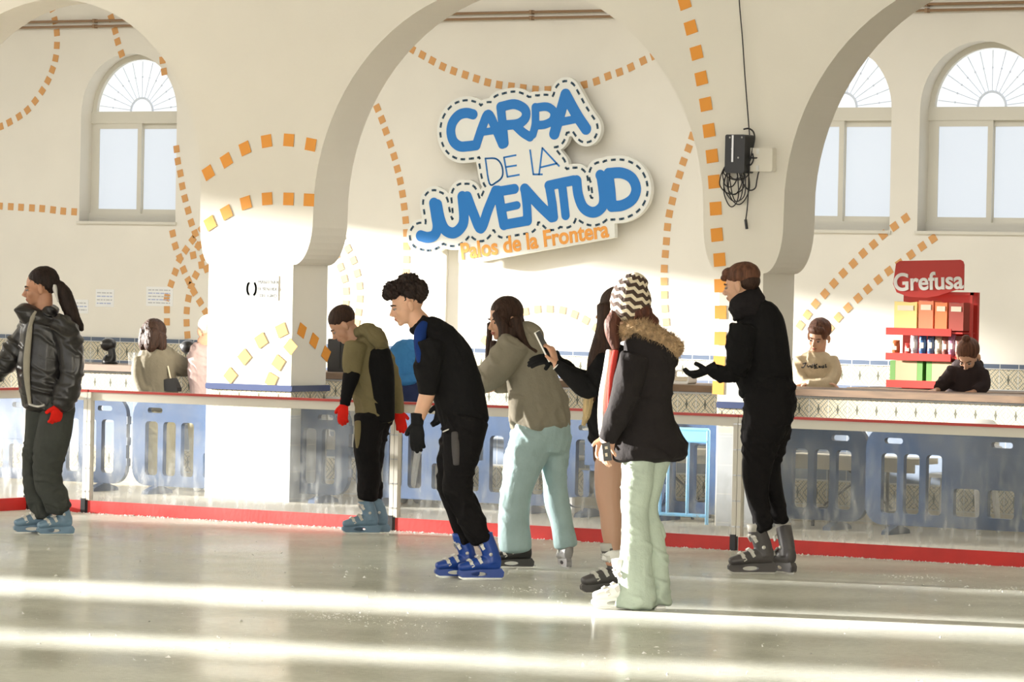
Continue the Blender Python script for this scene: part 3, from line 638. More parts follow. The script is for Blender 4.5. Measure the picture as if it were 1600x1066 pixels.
def march(bm, D, xs, zs, to3, t):
    """solid plate of thickness t where D < 0 on the grid"""
    nx, nz = len(xs), len(zs); segs = []
    def add(poly):
        f = [bm.verts.new(to3(*p, 0)) for p in poly]; g = [bm.verts.new(to3(*p, t)) for p in poly]; bm.faces.new(f); bm.faces.new(g[::-1])
    ins = D < 0
    for j in range(nz - 1):
        i = 0
        while i < nx - 1:
            c = ins[j, i], ins[j, i + 1], ins[j + 1, i + 1], ins[j + 1, i]
            if all(c):
                i0 = i
                while i < nx - 1 and ins[j, i] and ins[j, i + 1] and ins[j + 1, i + 1] and ins[j + 1, i]: i += 1
                add([(xs[i0], zs[j]), (xs[i], zs[j]), (xs[i], zs[j + 1]), (xs[i0], zs[j + 1])]); continue
            if any(c):
                cs = [(xs[i], zs[j], D[j, i]), (xs[i + 1], zs[j], D[j, i + 1]), (xs[i + 1], zs[j + 1], D[j + 1, i + 1]), (xs[i], zs[j + 1], D[j + 1, i])]
                poly = []; cross = []
                for k in range(4):
                    a, b = cs[k], cs[(k + 1) % 4]
                    if a[2] < 0: poly.append(a[:2])
                    if (a[2] < 0) != (b[2] < 0):
                        q = a[2] / (a[2] - b[2]); p = (a[0] + (b[0] - a[0]) * q, a[1] + (b[1] - a[1]) * q); poly.append(p); cross.append(p)
                if len(poly) >= 3: add(poly)
                if len(cross) == 2: segs.append(cross)
            i += 1
    for a, b in segs:
        v = [bm.verts.new(to3(*a, 0)), bm.verts.new(to3(*b, 0)), bm.verts.new(to3(*b, t)), bm.verts.new(to3(*a, t))]; bm.faces.new(v)
    bmesh.ops.remove_doubles(bm, verts=bm.verts, dist=1e-4)
    return segs
SBLUE, SFILL = s2(blue), s2(fill_)
tg = [sp(u, v) for u, v in ((375, 880), (1120, 765), (1122, 842), (440, 965), (372, 962))]
g_ = .0085; xs = np.arange(min(a[0] for a, b, r in SBLUE) - .25, max(a[0] for a, b, r in SBLUE) + .3, g_); zs = np.arange(sp(0, 1000)[1], sp(0, 60)[1], g_)
XX, ZZ = np.meshgrid(xs, zs)
DB = field(SBLUE, XX, ZZ); DF = field(SFILL, XX, ZZ)
def poly_d(P, X, Z):
    d = np.full(X.shape, -9.0); cx = sum(p[0] for p in P) / len(P); cz = sum(p[1] for p in P) / len(P)
    for i in range(len(P)):
        a, b = np.array(P[i]), np.array(P[(i + 1) % len(P)]); n = np.array([b[1] - a[1], a[0] - b[0]]); n /= np.linalg.norm(n)
        if (cx - a[0]) * n[0] + (cz - a[1]) * n[1] > 0: n = -n
        d = np.maximum(d, (X - a[0]) * n[0] + (Z - a[1]) * n[1])
    return d
base = (float(xs[0]), YB, float(zs[0]))
t = empty('lettered_sign', base); tag(t, 'large cut-out wall sign with blue letters CARPA DE LA JUVENTUD and an orange tagline', 'sign')
def rel(dy): return lambda u, v, d: (u - base[0], SY + dy + d - base[1], v - base[2])
bm = bmesh.new(); march(bm, np.minimum(np.minimum(DB - .118, DF - .05), poly_d(tg, XX, ZZ) - .02), xs, zs, rel(0), .06); bm_obj('backboard', bm, M['signwhite'], t)
bm = bmesh.new(); march(bm, DB, xs, zs, rel(-.006), .006); tag(bm_obj('blue_lettering', bm, M['signblue'], t), 'thick rounded blue letters')
# dashes follow the outline
segs = []; tmp = bmesh.new(); segs = march(tmp, np.minimum(DB - .078, DF - .015), xs, zs, rel(0), .01); tmp.free()
nxt = {}
key = lambda p: (round(p[0] * 2e4), round(p[1] * 2e4))
adj = {}
for a, b in segs: adj.setdefault(key(a), []).append((a, b)); adj.setdefault(key(b), []).append((b, a))
bm = bmesh.new(); used = set()
for st in list(adj):
    if st in used: continue
    path = [adj[st][0][0]]; cur = st; used.add(cur)
    while True:
        nb = [b for a, b in adj[cur] if key(b) not in used]
        if not nb: break
        path.append(nb[0]); cur = key(nb[0]); used.add(cur)
    if len(path) < 70: continue
    acc = 0.0; P = [np.array(p) for p in path]; seg_ = []; on = True
    for i in range(len(P) - 1):
        l = np.linalg.norm(P[i + 1] - P[i]); acc += l
        if on: seg_.append(P[i])
        if acc > (.05 if on else .045):
            if on and len(seg_) > 1: polyline_mesh(bm, [seg_[0], seg_[len(seg_) // 2], seg_[-1]], rel(-.004), .011, .004)
            acc = 0; seg_ = []; on = not on
tag(bm_obj('dashed_outline', bm, M['dash'], t), 'dark dashed stitching line')
thin = [[(497, 463), (517, 585), (550, 580), (580, 550), (578, 500), (550, 465), (497, 463)], [(588, 458), (605, 553)], [(588, 458), (646, 447)], [(597, 505), (648, 497)], [(605, 553), (662, 543)],
        [(716, 422), (732, 541), (775, 541)], [(760, 543), (776, 412), (858, 500)], [(766, 507), (848, 487)]]
bm = bmesh.new()
for l in thin:
    P = catmull(l, 5) if len(l) > 4 else l
    polyline_mesh(bm, [sp(*p) for p in P], rel(-.004), .0085, .004)
tag(bm_obj('thin_lettering', bm, M['signblue'], t), 'thin line letters DE LA')
a, b_ = np.array(sp(378, 958)), np.array(sp(1100, 846)); ang = math.atan2(b_[1] - a[1], b_[0] - a[0])
cu = text_obj('tagline', 'Palos de la Frontera', .235, M['signorange'], t, (a[0] - base[0], SY - .003 - base[1], a[1] - base[2]), (math.pi / 2, -ang, 0), off=.006, ext=.003, align='LEFT')
wd = max(v.co.x for v in cu.data.vertices) - min(v.co.x for v in cu.data.vertices); cu.scale = (np.linalg.norm(b_ - a) / wd, 1, 1)
bm = bmesh.new()
for u, v in ((470, 300), (1000, 300), (300, 800), (1150, 640), (700, 560)):
    x, z = sp(u, v); box(bm, x - base[0] - .02, x - base[0] + .02, SY + .06 - base[1], 0.0, z - base[2] - .02, z - base[2] + .02)
bm_obj('wall_bracket', bm, M['steel'], t)

# ------------------------------------------------------------------ snack rack on the counter
RY = 5.3; q0, q1 = on_y(1387, 607, RY), on_y(1507, 607, RY); RX, RZ = q0[0] + .01, q0[2]; RS = (q1[0] - q0[0]) / .61
bm = bmesh.new(); box(bm, RX - .3, RX + 1.2, RY - .05, RY + .45, -.02, RZ - .03); cb = bm_obj('back_cabinet', bm, M['cream']); tag(cb, 'low cabinet behind the counter carrying the red snack rack', 'cabinet')
bm = bmesh.new(); box(bm, RX - .32, RX + 1.22, RY - .07, RY + .47, RZ - .028, RZ); bm_obj('cabinet_top', bm, M['wood'], cb)
t = empty('snack_rack', (RX, RY, RZ)); t.scale = (RS, RS, RS); tag(t, 'red snack display rack with a header board reading Grefusa on the counter', 'display rack')
bm = bmesh.new(); box(bm, .0, .60, .20, .215, 0, .70); box(bm, .515, .60, .185, .2, 0, .70); bm_obj('back_panel', bm, M['rackred'], t)
bm = bmesh.new(); box(bm, .600, .618, .06, .08, .0, .70); box(bm, .43, .618, .06, .08, .68, .70); bm_obj('side_post', bm, M['rackred'], t)
for zz, d0 in ((.04, 0), (.235, -.02), (.415, -.02)):
    bm = bmesh.new(); box(bm, -.02, .585, d0, .2, zz - .012, zz); box(bm, -.02, .50, d0 - .008, d0, zz - .03, zz + .022); bm_obj('shelf', bm, M['rackred'], t)
bm = bmesh.new(); prism(bm, [(.0, .75), (.03, .69), (.12, .66), (.26, .655), (.36, .67), (.50, .715), (.56, .715)] + [(.56, .895), (.55, .92), (.53, .93), (.05, .915), (.02, .895)], [], lambda u, v, d: (u, .03 + d, v), .012)
hd = bm_obj('header_board', bm, M['rackred'], t)
text_obj('brand_lettering', 'Grefusa', .175, M['white'], hd, (.285, .026, .715), (math.pi / 2, -.05, 0), off=.004, ext=.004)
boxes = [(.02, .20, .20, .425, 'yellow snack box on the top shelf of the red rack', (.80, .62, .22)), (.215, .33, .21, .425, 'orange-red snack box on the top shelf beside the yellow one', (.75, .22, .10)),
         (.345, .44, .20, .425, 'bright orange snack box on the top shelf, third from the left', (.80, .20, .06)), (.455, .57, .20, .425, 'dark red snack box at the right end of the top shelf', (.35, .05, .03))]
for x0, x1, h, zz, lb, c in boxes:
    o = empty('snack_box', (RX + x0 * RS, RY + .02 * RS, RZ + zz * RS)); o.scale = (RS, RS, RS); tag(o, lb, 'box', 'snack boxes on the rack')
    w = x1 - x0; bm = bmesh.new(); prism(bm, [(0, 0), (w, 0), (w, h), (w * .7, h * .97), (w * .3, h * .97), (0, h)], [], lambda u, v, d: (u, d, v), .13); bm_obj('carton', bm, mat('carton_' + lb.split()[0].replace('-', '_'), c, .5), o)
    bm = bmesh.new(); box(bm, w * .15, w * .85, -.003, 0, h * .68, h * .86); tag(bm_obj('printed_patch', bm, M['cream'], o), 'pale printed patch')
bags = [(.02, .11, (.50, .14, .05)), (.12, .09, (.45, .06, .05)), (.165, .165, (.62, .62, .66)), (.235, .16, (.05, .13, .32)), (.30, .165, (.10, .16, .30)), (.36, .16, (.52, .46, .34)), (.415, .15, (.30, .12, .10)), (.465, .16, (.45, .22, .34)), (.52, .15, (.28, .14, .12))]
for i, (bx, h, c) in enumerate(bags):
    nm = ['small orange', 'small dark red', 'silver', 'dark blue', 'navy', 'cream and brown', 'brown', 'purplish', 'dark brown'][i]
    o = empty('snack_bag', (RX + bx * RS, RY + .06 * RS, RZ + .238 * RS)); o.scale = (RS, RS, RS); tag(o, nm + ' snack bag standing on the middle shelf of the red rack', 'snack bag', 'snack bags on the rack')
    bm = bmesh.new(); chain(bm, [(0, 0, .0, .022, .012), (0, 0, h * .25, .031, .024), (0, 0, h * .75, .030, .02), (0, 0, h * .95, .029, .004), (0, 0, h, .031, .003)], ref=(0, 1, 0), seg=12, sub=2, cap=0); bm_obj('pouch', bm, mat('foil_' + nm.replace(' ', '_'), c, .25, metal=.3, bump=.5, bscale=50), o, smooth=True)
    bm = bmesh.new(); box(bm, -.016, .016, -.026, -.02, h * .35, h * .6); bm_obj('printed_patch', bm, M['cream'], o)
for x0, x1, lb in ((.0, .26, 'tan carton with green edges under the rack shelf, the left one'), (.29, .55, 'tan carton with green edges under the rack shelf, the right one')):
    o = empty('snack_carton', (RX + x0 * RS, RY + .01 * RS, RZ + .042 * RS)); o.scale = (RS, RS, RS); tag(o, lb, 'box', 'tan cartons on the rack')
    w = x1 - x0; bm = bmesh.new(); box(bm, .045, w - .045, 0, .15, 0, .16); bm_obj('carton', bm, M['carton'], o)
    gm = mat('green_card', (.12, .28, .06), .5)
    for xa in (0, w - .044):
        bm = bmesh.new(); box(bm, xa, xa + .044, .0, .15, 0, .16); tag(bm_obj('side_panel', bm, gm, o), 'green printed edge')

# ------------------------------------------------------------------ odds and ends on the counter
def mixer(x, y, label):
    p = on_y(x, y, YC + .3); t = empty('drinks_machine', (p[0], YC + .3, .925)); tag(t, label, 'machine', 'black machines on the counter')
    bm = bmesh.new(); chain(bm, [(0, 0, .0, .065, .08), (0, 0, .03, .06, .08), (.02, 0, .06, .035, .04), (.01, 0, .13, .03, .035)], seg=16, cap=0); bm_obj('stand', bm, M['black'], t, smooth=True)
    bm = bmesh.new(); ell(bm, (-.02, 0, .155), np.eye(3), (.07, .06, .055)); bm_obj('head', bm, M['black'], t, smooth=True)
    bm = bmesh.new(); ell(bm, (-.05, -.05, .165), np.eye(3), (.012, .008, .012)); bm_obj('knob', bm, M['white'], t, smooth=True)
mixer(172, 560, 'round-headed black machine on the counter right of the girl in the black puffer jacket')
mixer(297, 560, 'round-headed black machine on the counter in front of the woman in the grey jumper')
p = on_y(529, 560, YC + .3); bm = bmesh.new(); box(bm, p[0] - .07, p[0] + .06, YC + .25, YC + .4, .925, 1.18); bmesh.ops.bevel(bm, geom=bm.edges[:], offset=.006, segments=2)
sb = bm_obj('till_screen', bm, M['black']); tag(sb, 'tall black screen on the counter behind the boy in olive', 'screen')
bm = bmesh.new(); box(bm, p[0] - .06, p[0] + .05, YC + .245, YC + .25, .95, 1.165); bm_obj('glass', bm, M['black'], sb)
p = on_y(1066, 585, YC + .25)
def glass_case(x, label):
    t = empty('glass_tray', (x, YC + .25, .925)); tag(t, label, 'tray')
    bm = bmesh.new(); prism(bm, rrect(-.09, .09, 0, .10, .02), [rrect(-.08, .08, .02, .09, .015)], lambda u, v, d: (u, -.06 + d, v), .12); bm_obj('tray_body', bm, M['whitepl'], t)
    bm = bmesh.new(); box(bm, -.075, .075, -.05, .05, .022, .05); bm_obj('food', bm, M['cream'], t)
glass_case(p[0], 'small pale tray on the counter left of the middle pier')
p = on_y(200, 570, YC + .25)
for k in range(4):
    pp = on_y(133 + k * 9, 566, YC + .4) if k < 2 else on_y(205 + (k - 2) * 9, 566, YC + .2); o = empty('drinking_glass', (pp[0], YC + .4 if k < 2 else YC + .2, .925))
    tag(o, ('clear tumbler on the counter beside the black puffer sleeve' if k < 2 else 'clear tumbler on the counter beside the grey jumper'), 'glass', 'tumblers on the counter, pair %s' % ('left' if k < 2 else 'right'))
    bm = bmesh.new(); chain(bm, [(0, 0, 0, .022), (0, 0, .1, .028)], seg=14, sub=2, cap=0); bm_obj('tumbler', bm, M['plexi'], o, smooth=True)

# loose ice shavings along the boards and over the ice
bm = bmesh.new(); rs = random.Random(11)
def flake(x, y, s):
    v = [bm.verts.new((x + rs.uniform(-s, s), y + rs.uniform(-s, s), .0006)) for _ in range(3)] + [bm.verts.new((x, y, rs.uniform(.3, .9) * s))]
    for f in ((0, 1, 3), (1, 2, 3), (2, 0, 3), (0, 2, 1)): bm.faces.new([v[i] for i in f])
for _ in range(2200): flake(rs.uniform(-3.9, 4.5), -.035 - abs(rs.gauss(0, .05)), rs.uniform(.003, .013))
for _ in range(1500):
    D = rs.uniform(17.5, 27); rr_ = rs.uniform(-.125, .125) * D; p = CAM + FW * D + RT * rr_
    if p[1] < -.1 and p[0] > -3.9: flake(p[0], p[1], rs.uniform(.002, .008) if rs.random() < .93 else .014)
for cx_, cy_, n_ in ((1.55, -2.6, 90), (2.6, -3.9, 120), (2.3, -2.3, 60), (1.0, -3.2, 60), (2.9, -6.1, 150), (3.3, -6.3, 60), (3.6, -1.4, 120), (4.4, -1.8, 80)):
    for _ in range(n_): flake(cx_ + rs.gauss(0, .16), cy_ + rs.gauss(0, .12), rs.uniform(.003, .010))
sn = bm_obj('ice_shavings', bm, M['snow']); tag(sn, 'loose white ice shavings scattered on the rink', 'ice shavings', kind='stuff')
# E-PEOPLE
# ------------------------------------------------------------------ people: materials
def skin_m(n, c): return mat(n, c, .5, sss=.12, var=.05, vscale=14)
SK = {'tan': skin_m('skin_tan', (.50, .25, .15)), 'fair': skin_m('skin_fair', (.66, .38, .25)), 'mid': skin_m('skin_mid', (.58, .32, .21)), 'tights': mat('tan_tights', (.44, .25, .17), .5)}
def hair_m(n, c): return mat(n, c, .6, spec=.25, var=.45, vscale=60, stretch=(1, 1, .12), bump=.6, bscale=120)
HR = {'black': hair_m('hair_black', (.022, .012, .009)), 'dark': hair_m('hair_dark_brown', (.038, .018, .011)), 'brown': hair_m('hair_brown', (.12, .05, .028)), 'red': hair_m('hair_auburn', (.085, .03, .018)), 'white': hair_m('hair_pale', (.7, .6, .5)), 'blondtip': hair_m('hair_light_ends', (.45, .33, .17))}
def cloth(n, c, bump=.35, bs=55, rough=.85, var=.08): return mat(n, c, rough, bump=bump, bscale=bs, var=var, vscale=9, spec=.15)
CL = {k: cloth(k, c) for k, c in dict(black_cloth=(.0085, .008, .0085), black_trouser=(.0085, .0075, .008), green_trouser=(.060, .064, .058), olive=(.20, .165, .085), grey_hoodie=(.27, .24, .185), light_hoodie=(.36, .33, .27), pale_jeans=(.39, .52, .53), white_trouser=(.43, .50, .42),
      coat=(.018, .015, .015), offwhite=(.62, .58, .5), snood_knit=(.014, .012, .013), red_knit=(.52, .05, .04), red_glove=(.72, .02, .012), black_glove=(.012, .012, .013), blue_panel=(.01, .035, .17), grey_panel=(.085, .078, .078), sweater_green=(.17, .15, .11), pink=(.45, .34, .33), blue_jacket=(.05, .20, .45), navy=(.03, .04, .10), beige=(.50, .45, .30),
      cream_sweater=(.62, .50, .34), brown_hood=(.035, .024, .024), lace=(.10, .05, .03), sock=(.75, .73, .7)).items()}
CL['puffer'] = mat('black_puffer', (.024, .022, .022), .33, bump=.3, bscale=20, spec=.5)
CL['coat'].node_tree.nodes['Principled BSDF'].inputs['Sheen Weight'].default_value = 0.0; CL['coat'].node_tree.nodes['Principled BSDF'].inputs['Sheen Roughness'].default_value = .5
CL['fur'] = mat('tan_fur', (.40, .27, .15), .9, var=.4, vscale=40)
M['bootblue'] = mat('boot_slate_blue', (.17, .27, .38), .5, var=.15, vscale=12)
M['boottruebl'] = mat('boot_royal_blue', (.012, .06, .33), .35)
M['bootgrey'] = mat('boot_dark_grey', (.075, .068, .07), .42)
M['bootblack'] = mat('boot_black', (.02, .019, .02), .4)
M['bootwhite'] = mat('boot_white', (.85, .85, .83), .4)
M['bootsteel'] = mat('boot_grey_steel', (.28, .27, .27), .4)
M['liner'] = mat('boot_liner', (.42, .40, .36), .7)
M['buckle'] = mat('buckle', (.62, .60, .56), .35, metal=.2)
M['blade'] = mat('blade_steel', (.7, .7, .68), .2, metal=.9)
M['eyewhite'] = mat('eye_white', (.36, .31, .28), .3); M['iris'] = mat('iris_dark', (.02, .012, .01), .2); M['lip'] = mat('lip', (.42, .13, .10), .45)
Zv = np.array([0, 0, 1.0])

class Fig:
    """one person; every point is given as photo pixel + depth (in the same pixel unit) from the feet"""
    def __init__(s, D, foot):
        s.D = D; s.k = D / F; s.base = at_d(foot[0], foot[1], D); s.body = bmesh.new(); s.todo = []
    def P(s, x, y, d=0): return at_d(x, y, s.D + d * s.k)
    def pts(s, L):
        o = []
        for p in L:
            q = s.P(p[0], p[1], p[2]); ra = p[3] * s.k; rb = (p[4] if len(p) > 4 else p[3]) * s.k; o.append((*q, ra, rb))
        return o
    def limb(s, L, cap=.6): chain(s.body, s.pts(L), cap=cap)
    def wear(s, name, chains, m, vox=.007, shrink=.66, smooth=3, folds=None, label=None, body=True, cap=.35, extra=None, ref=None):
        bm = bmesh.new()
        for L in chains:
            chain(bm, s.pts(L), cap=cap, ref=ref)
            if body: chain(s.body, [(*p[:3], p[3] * shrink, p[4] * shrink) for p in s.pts(L)], cap=.2)
        if extra: extra(bm)
        s.todo.append((name, bm, vox, m, smooth, folds, label))
    def frame(s, az, pitch, roll=0):
        a, p = math.radians(az), math.radians(pitch)
        h = -RT * math.cos(a) - FW * math.sin(a); f = h * math.cos(p) - Zv * math.sin(p); u = Zv * math.cos(p) + h * math.sin(p); sd = np.cross(u, f)
        if roll: r = math.radians(roll); u, sd = u * math.cos(r) + sd * math.sin(r), sd * math.cos(r) - u * math.sin(r)
        return f, sd, u
    def head(s, x, y, d, az, pitch, scale=1.0, neck=None, roll=0, female=False):
        O = s.P(x, y, d); f, sd, u = s.frame(az, pitch, roll); s.H = (O, f, sd, u, scale)
        L = lambda a, b, c: O + (f * a + sd * b + u * c) * scale
        ax = (f, sd, u); k = scale; B = s.body; jw = .9 if female else 1.0
        E_ = lambda a, b, c, r, **q: ell(B, L(a, b, c), ax, [t * k for t in r], **q)
        E_(-.014, 0, .032, (.094, .074, .090), seg=24, rg=14); E_(.034, 0, -.025, (.052, .057 * jw, .072), seg=20, rg=12)
        E_(.026, 0, -.068, (.050, .046 * jw, .034)); E_(.066, 0, -.090, (.017, .021, .016)); E_(.073, 0, .020, (.014, .044, .012))
        for b in (-1, 1):
            E_(.056, b * .034, -.024, (.026, .022, .026)); E_(.097, b * .011, -.036, (.010, .008, .007), seg=10, rg=8)
            E_(-.008, b * .084, -.006, (.019, .011, .034), seg=12, rg=8); E_(-.004, b * .079, -.032, (.011, .008, .011), seg=10, rg=6)
        chain(B, [(*L(.082, 0, .012), .008 * k, .008 * k), (*L(.094, 0, -.010), .009 * k, .009 * k), (*L(.108, 0, -.030), .011 * k, .011 * k)], ref=sd, seg=12, sub=3)
        E_(.083, 0, -.056, (.012, .023, .0065), seg=12, rg=8); E_(.081, 0, -.068, (.012, .020, .007), seg=12, rg=8)
        if neck:
            n0 = L(-.022, 0, -.055); n1 = s.P(*neck[:3]); r = neck[3] * s.k
            chain(B, [(*L(-.015, 0, -.02), .05 * k, .05 * k), (*n0, .052 * k, .052 * k), (*((n0 + n1) / 2), r, r), (*n1, r * 1.1, r * 1.1)], sub=3)
    def face(s, hairm, mouth=True):
        O, f, sd, u, k = s.H; L = lambda a, b, c: O + (f * a + sd * b + u * c) * k - s.base
        for b in (-1, 1):
            bm = bmesh.new(); ell(bm, L(.0775, b * .031, .0), (f, sd, u), (.009 * k, .0135 * k, .0062 * k), 12, 8); e = bm_obj('eye', bm, M['eyewhite'], s.o, smooth=True)
            bm = bmesh.new(); ell(bm, L(.0825, b * .030, -.0005), (f, sd, u), (.0065 * k, .0065 * k, .0062 * k), 10, 8); bm_obj('iris', bm, M['iris'], e, smooth=True)
            bm = bmesh.new(); chain(bm, [(*L(.0880, b * .014, .018), .003 * k, .003 * k), (*L(.086, b * .032, .024), .004 * k, .004 * k), (*L(.070, b * .047, .018), .0025 * k, .0025 * k)], seg=8, sub=3); bm_obj('eyebrow', bm, hairm, s.o, smooth=True)
        if mouth:
            bm = bmesh.new(); ell(bm, L(.0855, 0, -.057), (f, sd, u), (.0105 * k, .021 * k, .005 * k), 14, 8); ell(bm, L(.0835, 0, -.066), (f, sd, u), (.0105 * k, .018 * k, .0052 * k), 14, 8)
            fz = fuse('mouth', bm, .0022, M['lip'], s.o, (0, 0, 0), 2)
    def cap(s, bm, parts):
        """hair blobs in head coordinates: (f, side, up, rf, rs, ru)"""
        O, f, sd, u, k = s.H
        for a, b, c, r1, r2, r3 in parts: ell(bm, O + (f * a + sd * b + u * c) * k, (f, sd, u), (r1 * k, r2 * k, r3 * k), 22, 14)
    def hair(s, m, parts=(), strands=(), vox=.0045, folds=(.006, 60, 18, 1.0), name='hair', smooth=2, label=None):
        bm = bmesh.new(); s.cap(bm, parts)
        for L in strands: chain(bm, s.pts(L), cap=.5)
        s.todo.append((name, bm, vox, m, smooth, folds, label))
    def hand(s, w, tip, palm_dir, glove=None, thumb_up=.25, curl=35, size=1.0, thumb=1, spread=.12, glove_name='glove', thumb_out=.75):
        """w, tip = (x, y, d) of wrist and of the straight fingertips; palm_dir = (x, y, d) direction the palm faces"""
        W0 = s.P(*w); T0 = s.P(*tip); d = T0 - W0; d /= np.linalg.norm(d)
        n = s.P(w[0] + palm_dir[0], w[1] + palm_dir[1], w[2] + palm_dir[2]) - W0; n -= d * (n @ d); n /= np.linalg.norm(n); sd = np.cross(d, n) * thumb; k = size
        def build(bm, g):
            chain(bm, [(*(W0 - d * .015 * k), .026 * k + g, .02 * k + g), (*(W0 + d * .02 * k), .030 * k + g, .017 * k + g), (*(W0 + d * .06 * k), .040 * k + g, .015 * k + g), (*(W0 + d * .088 * k), .038 * k + g, .012 * k + g)], ref=n, seg=16, sub=3)
            for i, (o_, ln) in enumerate(((.029, .068), (.010, .077), (-.010, .072), (-.028, .057))):
                p = W0 + d * (.084 - .004 * abs(i - 1)) * k + sd * o_ * k; dr = d + sd * (o_ * spread * 18 * .1); dr /= np.linalg.norm(dr); L = [(*(p - d * .02 * k), .009 * k + g, .009 * k + g)]
                for j in range(3):
                    a = math.radians(curl * (.45, 1.0, 1.0)[j] * (1 + .1 * i)); dr = dr * math.cos(a) + n * math.sin(a); dr /= np.linalg.norm(dr); p = p + dr * ln * k * (.42, .33, .25)[j]
                    L.append((*p, (.0092, .0086, .0074)[j] * k + g, (.0092, .0086, .0074)[j] * k + g))
                chain(bm, L, ref=sd, seg=10, sub=2)
            p = W0 + d * .022 * k + sd * .026 * k; dr = d * .62 + sd * thumb_out + n * thumb_up; dr /= np.linalg.norm(dr); L = [(*(p - dr * .012 * k), .014 * k + g, .013 * k + g)]
            for j in range(2):
                p = p + dr * (.036, .03)[j] * k; L.append((*p, (.0112, .0092)[j] * k + g, (.0112, .0092)[j] * k + g)); dr = dr * .8 + d * .35 + n * thumb_up * (1 if thumb_up < .5 else .2); dr /= np.linalg.norm(dr)
            chain(bm, L, ref=n, seg=10, sub=2)
        build(s.body, 0 if not glove else -.0005)
        if glove:
            bm = bmesh.new(); build(bm, .0032); chain(bm, [(*(W0 - d * .045 * k), .036 * k, .036 * k), (*(W0 - d * .02 * k), .034 * k, .032 * k), (*(W0 + d * .01 * k), .034 * k, .026 * k)], ref=n, cap=.1)
            s.todo.append((glove_name, bm, .0036, glove, 1, None, None))
        return W0, d, n, sd
    def boot(s, x, y, d, az, m, size=.9, lean=.12, name='ice_skate', linerm=None, label=None, hgt=1.0):
        """a rental skate; (x, y) is the ice contact below the ankle"""
        B = s.P(x, y, d); B = np.array([B[0], B[1], 0.0]) if abs(B[2]) < .09 else B
        a = math.radians(az); h = -RT * math.cos(a) - FW * math.sin(a); sd = np.cross(Zv, h); k = size
        L = lambda p, q, r: B + (h * p + sd * q + Zv * r) * k
        bm = bmesh.new()
        chain(bm, [(*L(-.075, 0, .112), .034 * k, .050 * k), (*L(-.02, 0, .112), .040 * k, .052 * k), (*L(.055, 0, .104), .043 * k, .043 * k), (*L(.125, 0, .088), .047 * k, .034 * k), (*L(.175, 0, .078), .038 * k, .026 * k)], ref=Zv, sub=3, cap=.45)
        chain(bm, [(*L(-.03, 0, .11), .046 * k, .056 * k), (*L(-.02, 0, .17), .045 * k, .056 * k), (*L(-.01 + lean * .12, 0, .23 * hgt), .046 * k, .055 * k), (*L(lean * .2, 0, .275 * hgt), .048 * k, .056 * k)], ref=h, sub=3, cap=.1)
        shell_bm = bm; bm = bmesh.new()
        O = lambda u, v, t: L(u, t / k - .019, v)
        hole = [(.058 + .052 * math.cos(q), .036 + .014 * math.sin(q)) for q in np.linspace(0, 2 * math.pi, 18)[:-1]]
        prism(bm, [(-.095, .014), (.165, .014), (.194, .03), (.196, .05), (.178, .070), (-.09, .074), (-.108, .05), (-.104, .022)], [hole], O, .038 * k)
        bmb = bmesh.new(); prism(bmb, [(-.10, .001), (.16, 0), (.188, .010), (.188, .022), (-.10, .022)], [], lambda u, v, t: L(u, t / k - .0025, v), .005 * k)
        s.boots = getattr(s, 'boots', []) + [(name, shell_bm, bm, bmb, L, h, sd, k, m, linerm or M['liner'], lean, label, hgt)]
    def build(s, label, m=None, name='person', vox=.0055, group=None, cat='person'):
        s.o = fuse(name, s.body, vox, m, None, tuple(s.base), 3); tag(s.o, label, cat, group)
        for n, bm, v, mm, sm, fo, lb in s.todo:
            c = fuse(n, bm, v, mm, s.o, tuple(s.base), sm, fo)
            if lb: c['label'] = lb
        for (n, shb, hb, bb, L, h, sd, k, mm, lm, lean, lb, hg) in getattr(s, 'boots', []):
            sh = fuse(n, shb, .0045, mm, s.o, tuple(s.base), 3)
            if lb: sh['label'] = lb
            for nm, b_, ml in (('blade_holder', hb, mm), ('blade', bb, M['blade'])):
                for v in b_.verts: v.co -= Vector(s.base)
                bm_obj(nm, b_, ml, sh)
            b_ = bmesh.new(); top = .275 * hg
            chain(b_, [(*(L(lean * .19, 0, top - .02) - s.base), .046 * k, .053 * k), (*(L(lean * .22, 0, top + .022) - s.base), .049 * k, .056 * k)], ref=h, sub=2, cap=.08); bm_obj('liner', b_, lm, sh, smooth=True)
            for (px, pz, w_) in ((.128, .128, .036), (.075, .152, .040), (.052 + lean * .1, .235 * hg, .044)):
                b_ = bmesh.new(); nn = h * .55 + Zv * .83; tt = np.cross(sd, nn)
                for q in (-1, 0, 1): obox(b_, L(px - abs(q) * .012, q * w_ * .75, pz - abs(q) * .010) - s.base, tt, sd + nn * (-q * .5), nn, .011 * k, w_ * .42 * k, .004 * k)
                obox(b_, L(px - .02, -w_ * 1.15, pz - .03) - s.base, tt, nn, sd, .010 * k, .017 * k, .004 * k); obox(b_, L(px - .02, w_ * 1.15, pz - .03) - s.base, tt, nn, sd, .010 * k, .017 * k, .004 * k)
                bm_obj('buckle', b_, M['buckle'], sh)
            for q in (-1, 1):
                b_ = bmesh.new(); ell(b_, L(-.012, q * .047, .165) - s.base, (h, sd, Zv), (.012 * k, .006 * k, .012 * k), 10, 6); bm_obj('rivet', b_, M['buckle'], sh)
        return s.o
CAPH = [(-.030, 0, .052, .102, .084, .092)]
def bit(fig, name, L, m, label=None, cap=.3, ref=None, vox=.004, smooth=2):
    """small extra garment detail as a child"""
    bm = bmesh.new(); chain(bm, fig.pts(L), cap=cap, ref=ref); fig.todo.append((name, bm, vox, m, smooth, None, label))

